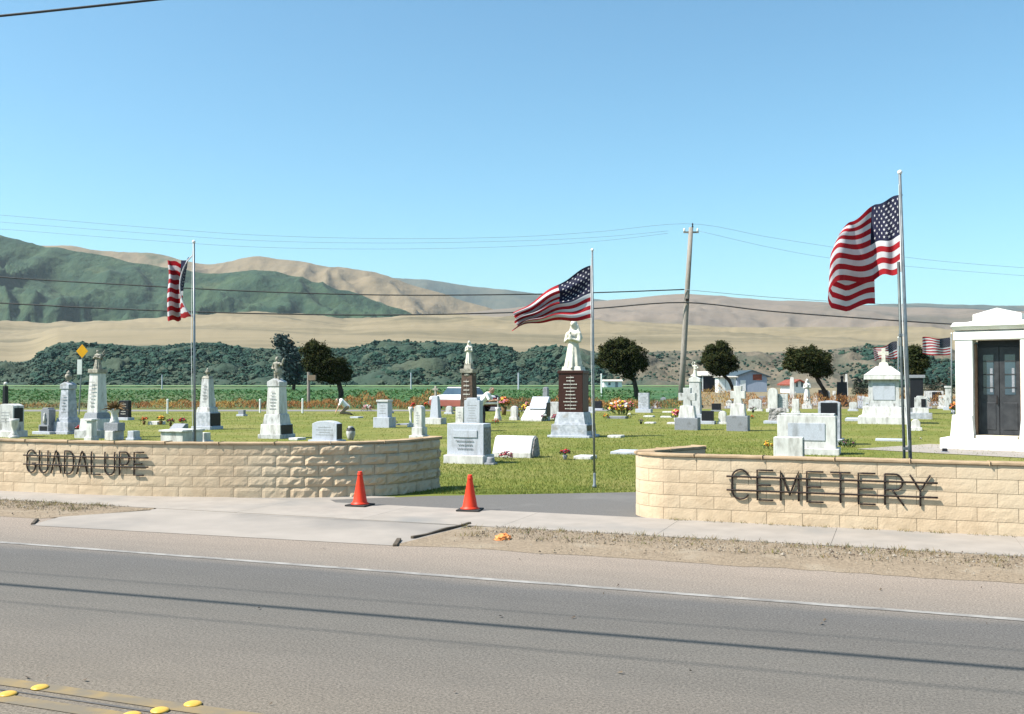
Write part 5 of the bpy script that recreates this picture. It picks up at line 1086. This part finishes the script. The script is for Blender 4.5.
for q in range(30000):
    px = random.uniform(-40, 1040); Y = random.uniform(63.2, 66.5) if px < 690 else random.uniform(64, 74); hh = (.72 if px < 345 else .88) * interp(BRH, px) * (.75 + .5 * noise.noise((px * .09, 0, 0))) * (1.15 if px > 690 else 1)
    if px < 140 and random.random() < .55: continue
    X = (px - 512) / F * Y; z = hh * random.random() ** .8; a = random.uniform(0, 6.28); s = random.uniform(.08, .2); d = Vector((math.cos(a) * .6, math.sin(a) * .6, random.uniform(.2, 1))).normalized() * s * 1.4; w_ = Vector((-math.sin(a), math.cos(a), 0)) * s * .28
    p = Vector((X, Y, z)); i0 = len(vs); vs += [p - w_ * .5, p + w_ * .5, p + d]; fs.append((i0, i0 + 1, i0 + 2))
    o_ = noise.noise((px * .02, 3, 0)) + random.gauss(0, .25); yellow = (700 < px < 736) or (150 < px < 172)
    mi.append(1 if (yellow and random.random() < .75) or (o_ > .25) else (2 if (px < 130 and random.random() < .6) or o_ < -.42 or (640 < px < 690 and random.random() < .6) else 0))
pyd('dry_brush', vs, fs, [BR1, BR2, BR3], mi=mi, kind='stuff')
bouquet('low white and pink flowers by the back road below the tall orange brush', 367, 411, 14, 7, [WHT, PINK], 40, None)
bouquet('bright red flowers just right of the slim white gravestone top', 426, 409, 7, 9, [RED, ORA], 24, None)
# ------------------------------------------------------------------ farm buildings
YF = 190.0
def bld(name, label, x0, x1, ywall, yroof, depth, wall_m, roof_m, dark=None, flat_roof=False, Y=YF, wins=()):
    a = at(x0, 390, Y); b = at(x1, 390, Y); cx = (a.x + b.x) / 2; W = b.x - a.x; hw = at(x0, ywall, Y).z; hr = at(x0, yroof, Y).z
    t = empty(name, label, 'building', (cx, Y + depth / 2, 0)); D = depth / 2
    bm = bmesh.new(); prism(bm, [(-W / 2, -.2), (-W / 2, hw), (0, hr - .15), (W / 2, hw), (W / 2, -.2)] if not flat_roof else [(-W / 2, -.2), (-W / 2, hw), (W / 2, hw), (W / 2, -.2)], -D, D); mesh('wall', bm, wall_m, t)
    bm = bmesh.new(); o_ = .5
    if flat_roof: prismx(bm, [(-D - o_, hw + .01), (-D - o_, hw + .15), (0, hr), (D + o_, hw + .15), (D + o_, hw + .01)], -W / 2 - .3, W / 2 + .3)
    else: prism(bm, [(-W / 2 - o_, hw - .25), (-W / 2 - o_, hw - .02), (0, hr + .12), (W / 2 + o_, hw - .02), (W / 2 + o_, hw - .25), (0, hr - .12)], -D - .4, D + .4)
    mesh('roof', bm, roof_m, t)
    for nm, wx, wz, ww, wh, wm in wins: bm = bmesh.new(); abox(bm, wx * W, -D - .03, wz, ww * W, .1, wh); mesh(nm, bm, wm, t, bev=0)
    return t
BW = M('pale_blue_siding', (.30, .34, .42), (.25, .29, .37), 1, .8, stretch=(8, 8, 1)); BRF = M('blue_grey_roof', (.05, .075, .09), (.04, .06, .075), 1, .7); PR = M('pale_roof', (.60, .55, .48), (.5, .45, .4), 1, .8); RW = M('red_brown_paint', (.25, .06, .035), (.18, .05, .03), 2, .7)
bld('barn', 'pale blue gabled barn with a red-brown opening, right of the round dark tree', 737, 767, 376, 370.5, 14, BW, BRF, wins=(('door', .18, 2.2, .30, 1.1, RW), ('side_door', -.3, 0, .18, 2.2, WHITEP)))
bld('open_shed', 'open shed with dark front and pale roof, left of the round dark tree', 702, 719, 376, 371, 10, DARKG, PR, flat_roof=True, wins=(('post', -.46, 0, .05, 2.9, WHITEP), ('post', .46, 0, .05, 2.9, WHITEP)))
bld('white_trailer', 'white box trailer between the open shed and the pale blue barn', 718.5, 736, 377.5, 376, 3, WHITEP, PR, flat_roof=True, Y=178, wins=(('door', .3, .6, .18, 1.8, PALE), ('panel_seam', -.1, .5, .012, 2.1, GREYG)))
bld('small_house', 'small pale house with red roof under the flat topped tree', 793, 806, 384, 380, 8, WHITEP, RW, Y=170, wins=(('window', -.2, 1.0, .15, 1, GLASS), ('window', .2, 1.0, .15, 1, GLASS)))
bld('far_shed', 'low white shed far off below the bluff, right of the tall white post', 604, 622, 381.5, 379.5, 6, WHITEP, PR, flat_roof=True, Y=300, wins=(('door', .2, 0, .15, 2, GREYG), ('window', -.2, 1.0, .12, .8, GLASS)))
# ------------------------------------------------------------------ hills
def hill(name, Z0, Z1, Z2, foot, ridge, mat, amp, fs_, nx=760, nz=76, x0=-340, x1=1364, gully=0, pw=1.0, back=.75):
    """Terrain from depth Z0 (foot line) up to a ridge at depth Z1 and down behind to Z2."""
    vs = []; f = []
    for j in range(nz):
        q = j / (nz - 1)
        for i in range(nx):
            x = x0 + (x1 - x0) * i / (nx - 1); zr = EYE + (383 - sinterp(ridge, x)) / F * Z1; zf = (EYE + (383 - sinterp(foot, x)) / F * Z0) if foot else -1.0
            if q < .75: t = q / .75; Z = Z0 + (Z1 - Z0) * t; h = zf + (zr - zf) * (t ** pw)
            else: t = (q - .75) / .25; Z = Z1 + (Z2 - Z1) * t; h = zr - abs(zr) * back * t * t
            X = (x - 512) / F * Z; e = q / .75 if q < .75 else 1 - t
            env = (4 * e * (1 - e) if q < .75 else 0) + .12 * min(1, e * 3)
            h += amp * env * (noise.fractal((X * fs_, Z * fs_, 0), .85, 2.1, 7))
            if gully: h -= gully * env * abs(noise.noise((X * fs_ * 2.2 + 3 * noise.noise((X * fs_, Z * fs_, 9)), Z * fs_ * .5, 2)))
            vs.append((X, Z, h))
    for j in range(nz - 1):
        for i in range(nx - 1): k = j * nx + i; f.append((k, k + 1, k + nx + 1, k + nx))
    return pyd(name, vs, f, mat, kind='structure', smooth=True)
HG = M('scrub_hillside', (.010, .036, .022), (.036, .066, .030), .016, .95, 1.0, .05, dist=9, c3=(.10, .11, .05), s3=.0045, mid3=(.56, .76), detail=10, nrough=.72)
HB = M('dry_brown_hillside', (.190, .145, .086), (.150, .120, .074), .006, .95, .8, .03, dist=9, c3=(.055, .075, .04), s3=.003, mid3=(.56, .70), detail=10, nrough=.72)
HF = M('far_scrub_ridge', (.035, .055, .045), (.10, .10, .07), .004, .95, .6, .008, dist=20, detail=9, nrough=.72)
HT = M('tan_dry_hill', (.175, .138, .104), (.142, .114, .086), .004, .95, .6, .02, dist=6, c3=(.085, .08, .058), s3=.004, mid3=(.50, .70), detail=10, stretch=(.4, 1.3, 1), nrough=.72)
HM = M('dry_plain', (.222, .178, .108), (.170, .138, .082), .006, .95, .5, .05, dist=2, c3=(.105, .092, .055), s3=.006, mid3=(.50, .68), detail=10, stretch=(.35, 1.8, 1), nrough=.72)
HBL = M('bluff_earth', (.026, .050, .034), (.042, .062, .040), .06, .95, .9, .3, dist=1.5, c3=(.075, .080, .05), s3=.018, mid3=(.60, .8), detail=9)
def dry_side():                        # the bluff turns to dry grass east of the field
    nt = HBL.node_tree; n = nt.nodes; l = nt.links; b = n['Principled BSDF']; old = b.inputs['Base Color'].links[0].from_socket
    tc = n.new('ShaderNodeTexCoord'); sx = n.new('ShaderNodeSeparateXYZ'); l.new(tc.outputs['Object'], sx.inputs[0])
    ns = n.new('ShaderNodeTexNoise'); ns.inputs['Scale'].default_value = .03; l.new(tc.outputs['Object'], ns.inputs['Vector'])
    ma = n.new('ShaderNodeMath'); ma.operation = 'MULTIPLY_ADD'; ma.inputs[1].default_value = 60; l.new(ns.outputs['Fac'], ma.inputs[0]); l.new(sx.outputs['X'], ma.inputs[2])
    r = n.new('ShaderNodeMapRange'); r.inputs['From Min'].default_value = 55; r.inputs['From Max'].default_value = 85; l.new(ma.outputs[0], r.inputs['Value'])
    t2 = n.new('ShaderNodeTexNoise'); t2.inputs['Scale'].default_value = .12; t2.inputs['Detail'].default_value = 8; l.new(tc.outputs['Object'], t2.inputs['Vector'])
    cr = n.new('ShaderNodeValToRGB'); cr.color_ramp.elements[0].position = .35; cr.color_ramp.elements[0].color = (.070, .072, .052, 1); cr.color_ramp.elements[1].position = .62; cr.color_ramp.elements[1].color = (.130, .108, .078, 1); l.new(t2.outputs['Fac'], cr.inputs['Fac'])
    mx = n.new('ShaderNodeMix'); mx.data_type = 'RGBA'; l.new(r.outputs[0], mx.inputs['Factor']); l.new(old, mx.inputs['A']); l.new(cr.outputs['Color'], mx.inputs['B']); l.new(mx.outputs['Result'], b.inputs['Base Color'])
dry_side()
hill('far_ridge', 4600, 6000, 7500, None, [(-340, 262), (200, 268), (350, 271), (390, 276.5), (450, 281.5), (512, 290), (560, 296), (620, 301), (1364, 306)], HF, 120, .0012, gully=110)
hill('brown_hill', 2500, 3200, 3900, None, [(-340, 250), (60, 244), (100, 249), (150, 251), (185, 260), (215, 263.5), (240, 257.5), (265, 256.5), (290, 259.5), (320, 266), (350, 268), (385, 274), (410, 284), (440, 292), (470, 301), (490, 307), (520, 317), (600, 332), (1364, 340)], HB, 60, .0040, gully=48)
hill('dry_hill', 1700, 3000, 3800, None, [(-340, 345), (360, 335), (420, 317), (470, 311), (520, 306.5), (560, 302), (600, 299.5), (640, 296.5), (680, 293), (720, 295), (760, 299), (830, 302), (900, 306), (960, 308), (1024, 309.5), (1364, 314)], HT, 34, .0030, gully=24)
hill('green_hill', 1500, 2100, 2700, None, [(-340, 205), (-60, 226), (0, 235), (30, 240), (60, 246), (100, 254), (150, 262), (190, 268.5), (215, 271.5), (240, 270), (270, 271.5), (300, 277), (340, 286), (370, 296), (400, 307), (415, 314), (430, 322), (470, 340), (600, 350), (1364, 360)], HG, 52, .0045, gully=110)
hill('plain', 425, 1500, 2600, [(-340, 350), (0, 368), (30, 366), (60, 352), (200, 350), (350, 352), (600, 362), (1364, 364)], [(-340, 330), (0, 327), (60, 325), (120, 322), (200, 317), (256, 316), (330, 320.5), (380, 318.5), (420, 316), (520, 319), (600, 323), (760, 328), (1024, 330), (1364, 332)], HM, 9, .006, pw=.85, back=.2)
BLC = [(-340, 345), (-40, 358), (0, 361), (28, 360), (42, 351), (58, 343), (100, 343.5), (150, 346), (200, 342), (256, 348), (300, 347), (350, 347), (378, 340.5), (420, 341), (470, 343), (505, 346), (520, 352), (534, 347), (560, 346), (595, 352), (640, 351), (700, 350), (760, 352), (800, 351), (840, 348), (868, 344), (900, 347), (960, 351), (1024, 352), (1364, 350)]
hill('bluff', 352, 425, 520, None, BLC, HBL, 5, .05, nx=420, gully=7, pw=.8, back=.05)
# scrub on the bluff face
ICO = bmesh.new(); bmesh.ops.create_icosphere(ICO, subdivisions=2, radius=1); IV = [v.co.copy() for v in ICO.verts]; IF = [tuple(v.index for v in f.verts) for f in ICO.faces]; ICO.free()
SC1 = M('scrub_leaf', (.021, .060, .043), (.030, .070, .046), .25, .95, 1.0, 2.5, dist=.6); SC2 = M('scrub_leaf_grey', (.045, .075, .052), (.065, .085, .056), .25, .95, 1.0, 2.5, dist=.6); SC3 = M('scrub_leaf_dark', (.017, .048, .039), (.024, .058, .043), .25, .95, 1.0, 2.5, dist=.6)
DEN = [(-60, .35), (20, .45), (45, .8), (60, 1), (240, 1), (300, .8), (340, .75), (380, 1), (500, 1), (522, .6), (540, 1), (595, .8), (612, .22), (700, .15), (780, .17), (850, .26), (872, .9), (1000, 1), (1080, 1)]
vs = []; fs = []; mi = []; cnt = 0
while cnt < 11500:
    x = random.uniform(-60, 1084); t = random.random() ** .9; den = interp(DEN, x)
    hole = noise.noise((x * .022, t * 1.6, 4))
    if random.random() > den * (1 if hole < .36 else .5): continue
    cnt += 1; Z = 352 + 73 * t * 1.0; zr = EYE + (383 - sinterp(BLC, x)) / F * 425; h = -1 + (zr + 1) * t ** .8; X = (x - 512) / F * Z
    r = random.uniform(.4, 1.0) if random.random() < .94 else random.uniform(1.1, 2.2)
    if den < .6: r *= .8
    if t > .93: r *= .6
    b = len(vs); sd = Vector((cnt * 1.7, cnt * .3, 0)); h += -.3
    for v in IV:
        q = r * (.75 + .5 * noise.noise(v * 1.8 + sd) + .28 * noise.noise(v * 4.5 + sd)); vs.append((X + v.x * q * 1.15, Z + v.y * q, h + .35 * r + v.z * q * .8))
    fs += [(a + b, c + b, d_ + b) for a, c, d_ in IF]
    u_ = noise.noise((x * .03, t * 2, 0)) + random.gauss(0, .35); mm = 2 if u_ < -.22 else (1 if u_ > (.34 if den > .7 else .0) else 0); mi += [mm] * len(IF)
pyd('bluff_scrub', vs, fs, [SC1, SC2, SC3], mi=mi, kind='stuff', smooth=False)
# ------------------------------------------------------------------ haze
HAZE = 1
if HAZE:
    bm = bmesh.new(); abox(bm, 0, 4500 - 400, -1.6, 17000, 9600, 640); hm = bpy.data.materials.new('haze'); hm.use_nodes = True; n = hm.node_tree.nodes; n.remove(n['Principled BSDF'])
    v = n.new('ShaderNodeVolumePrincipled'); v.inputs['Color'].default_value = (.80, .88, .97, 1); v.inputs['Density'].default_value = .000048; v.inputs['Anisotropy'].default_value = .2
    hm.node_tree.links.new(v.outputs[0], n['Material Output'].inputs['Volume'])
    mesh('haze', bm, hm, kind='stuff')
# ------------------------------------------------------------------ light, sky, camera
sd = Vector((-math.cos(R(AZ)) * math.cos(R(EL)), -math.sin(R(AZ)) * math.cos(R(EL)), math.sin(R(EL))))
L = bpy.data.lights.new('sun', 'SUN'); L.energy = 5.0; L.angle = R(.53); L.color = (1, .955, .88)
so = bpy.data.objects.new('sun', L); COL.objects.link(so); so.rotation_euler = sd.to_track_quat('Z', 'Y').to_euler()
w = bpy.data.worlds.new('World'); scn.world = w; w.use_nodes = True; n = w.node_tree.nodes
sk = n.new('ShaderNodeTexSky'); sk.sky_type = 'NISHITA'; sk.sun_disc = False; sk.sun_elevation = R(EL); sk.sun_rotation = math.atan2(sd.x, sd.y); sk.altitude = 50; sk.air_density = 1.0; sk.dust_density = .8; sk.ozone_density = 1.0
tint = n.new('ShaderNodeMix'); tint.data_type = 'RGBA'; tint.blend_type = 'MULTIPLY'; tint.inputs['Factor'].default_value = 1; tint.inputs['B'].default_value = (.77, 1.17, 1.20, 1)   # the print's cyan cast
w.node_tree.links.new(sk.outputs[0], tint.inputs['A']); w.node_tree.links.new(tint.outputs['Result'], n['Background'].inputs['Color']); n['Background'].inputs['Strength'].default_value = .080
cam = bpy.data.cameras.new('camera'); cam.lens = 36 * F / 1024; cam.sensor_width = 36; cam.clip_end = 30000; cam.clip_start = .1
co = bpy.data.objects.new('camera', cam); COL.objects.link(co); co.location = (0, 0, EYE); co.rotation_euler = (R(90) + PITCH, 0, 0); scn.camera = co
vsx = scn.view_settings; scn.display_settings.display_device = 'sRGB'; vsx.view_transform = 'Standard'; vsx.look = 'None'; vsx.exposure = 1.04; vsx.gamma = 1; vsx.use_curve_mapping = False
scn.cycles.max_bounces = 5; scn.cycles.diffuse_bounces = 1; scn.cycles.volume_bounces = 0
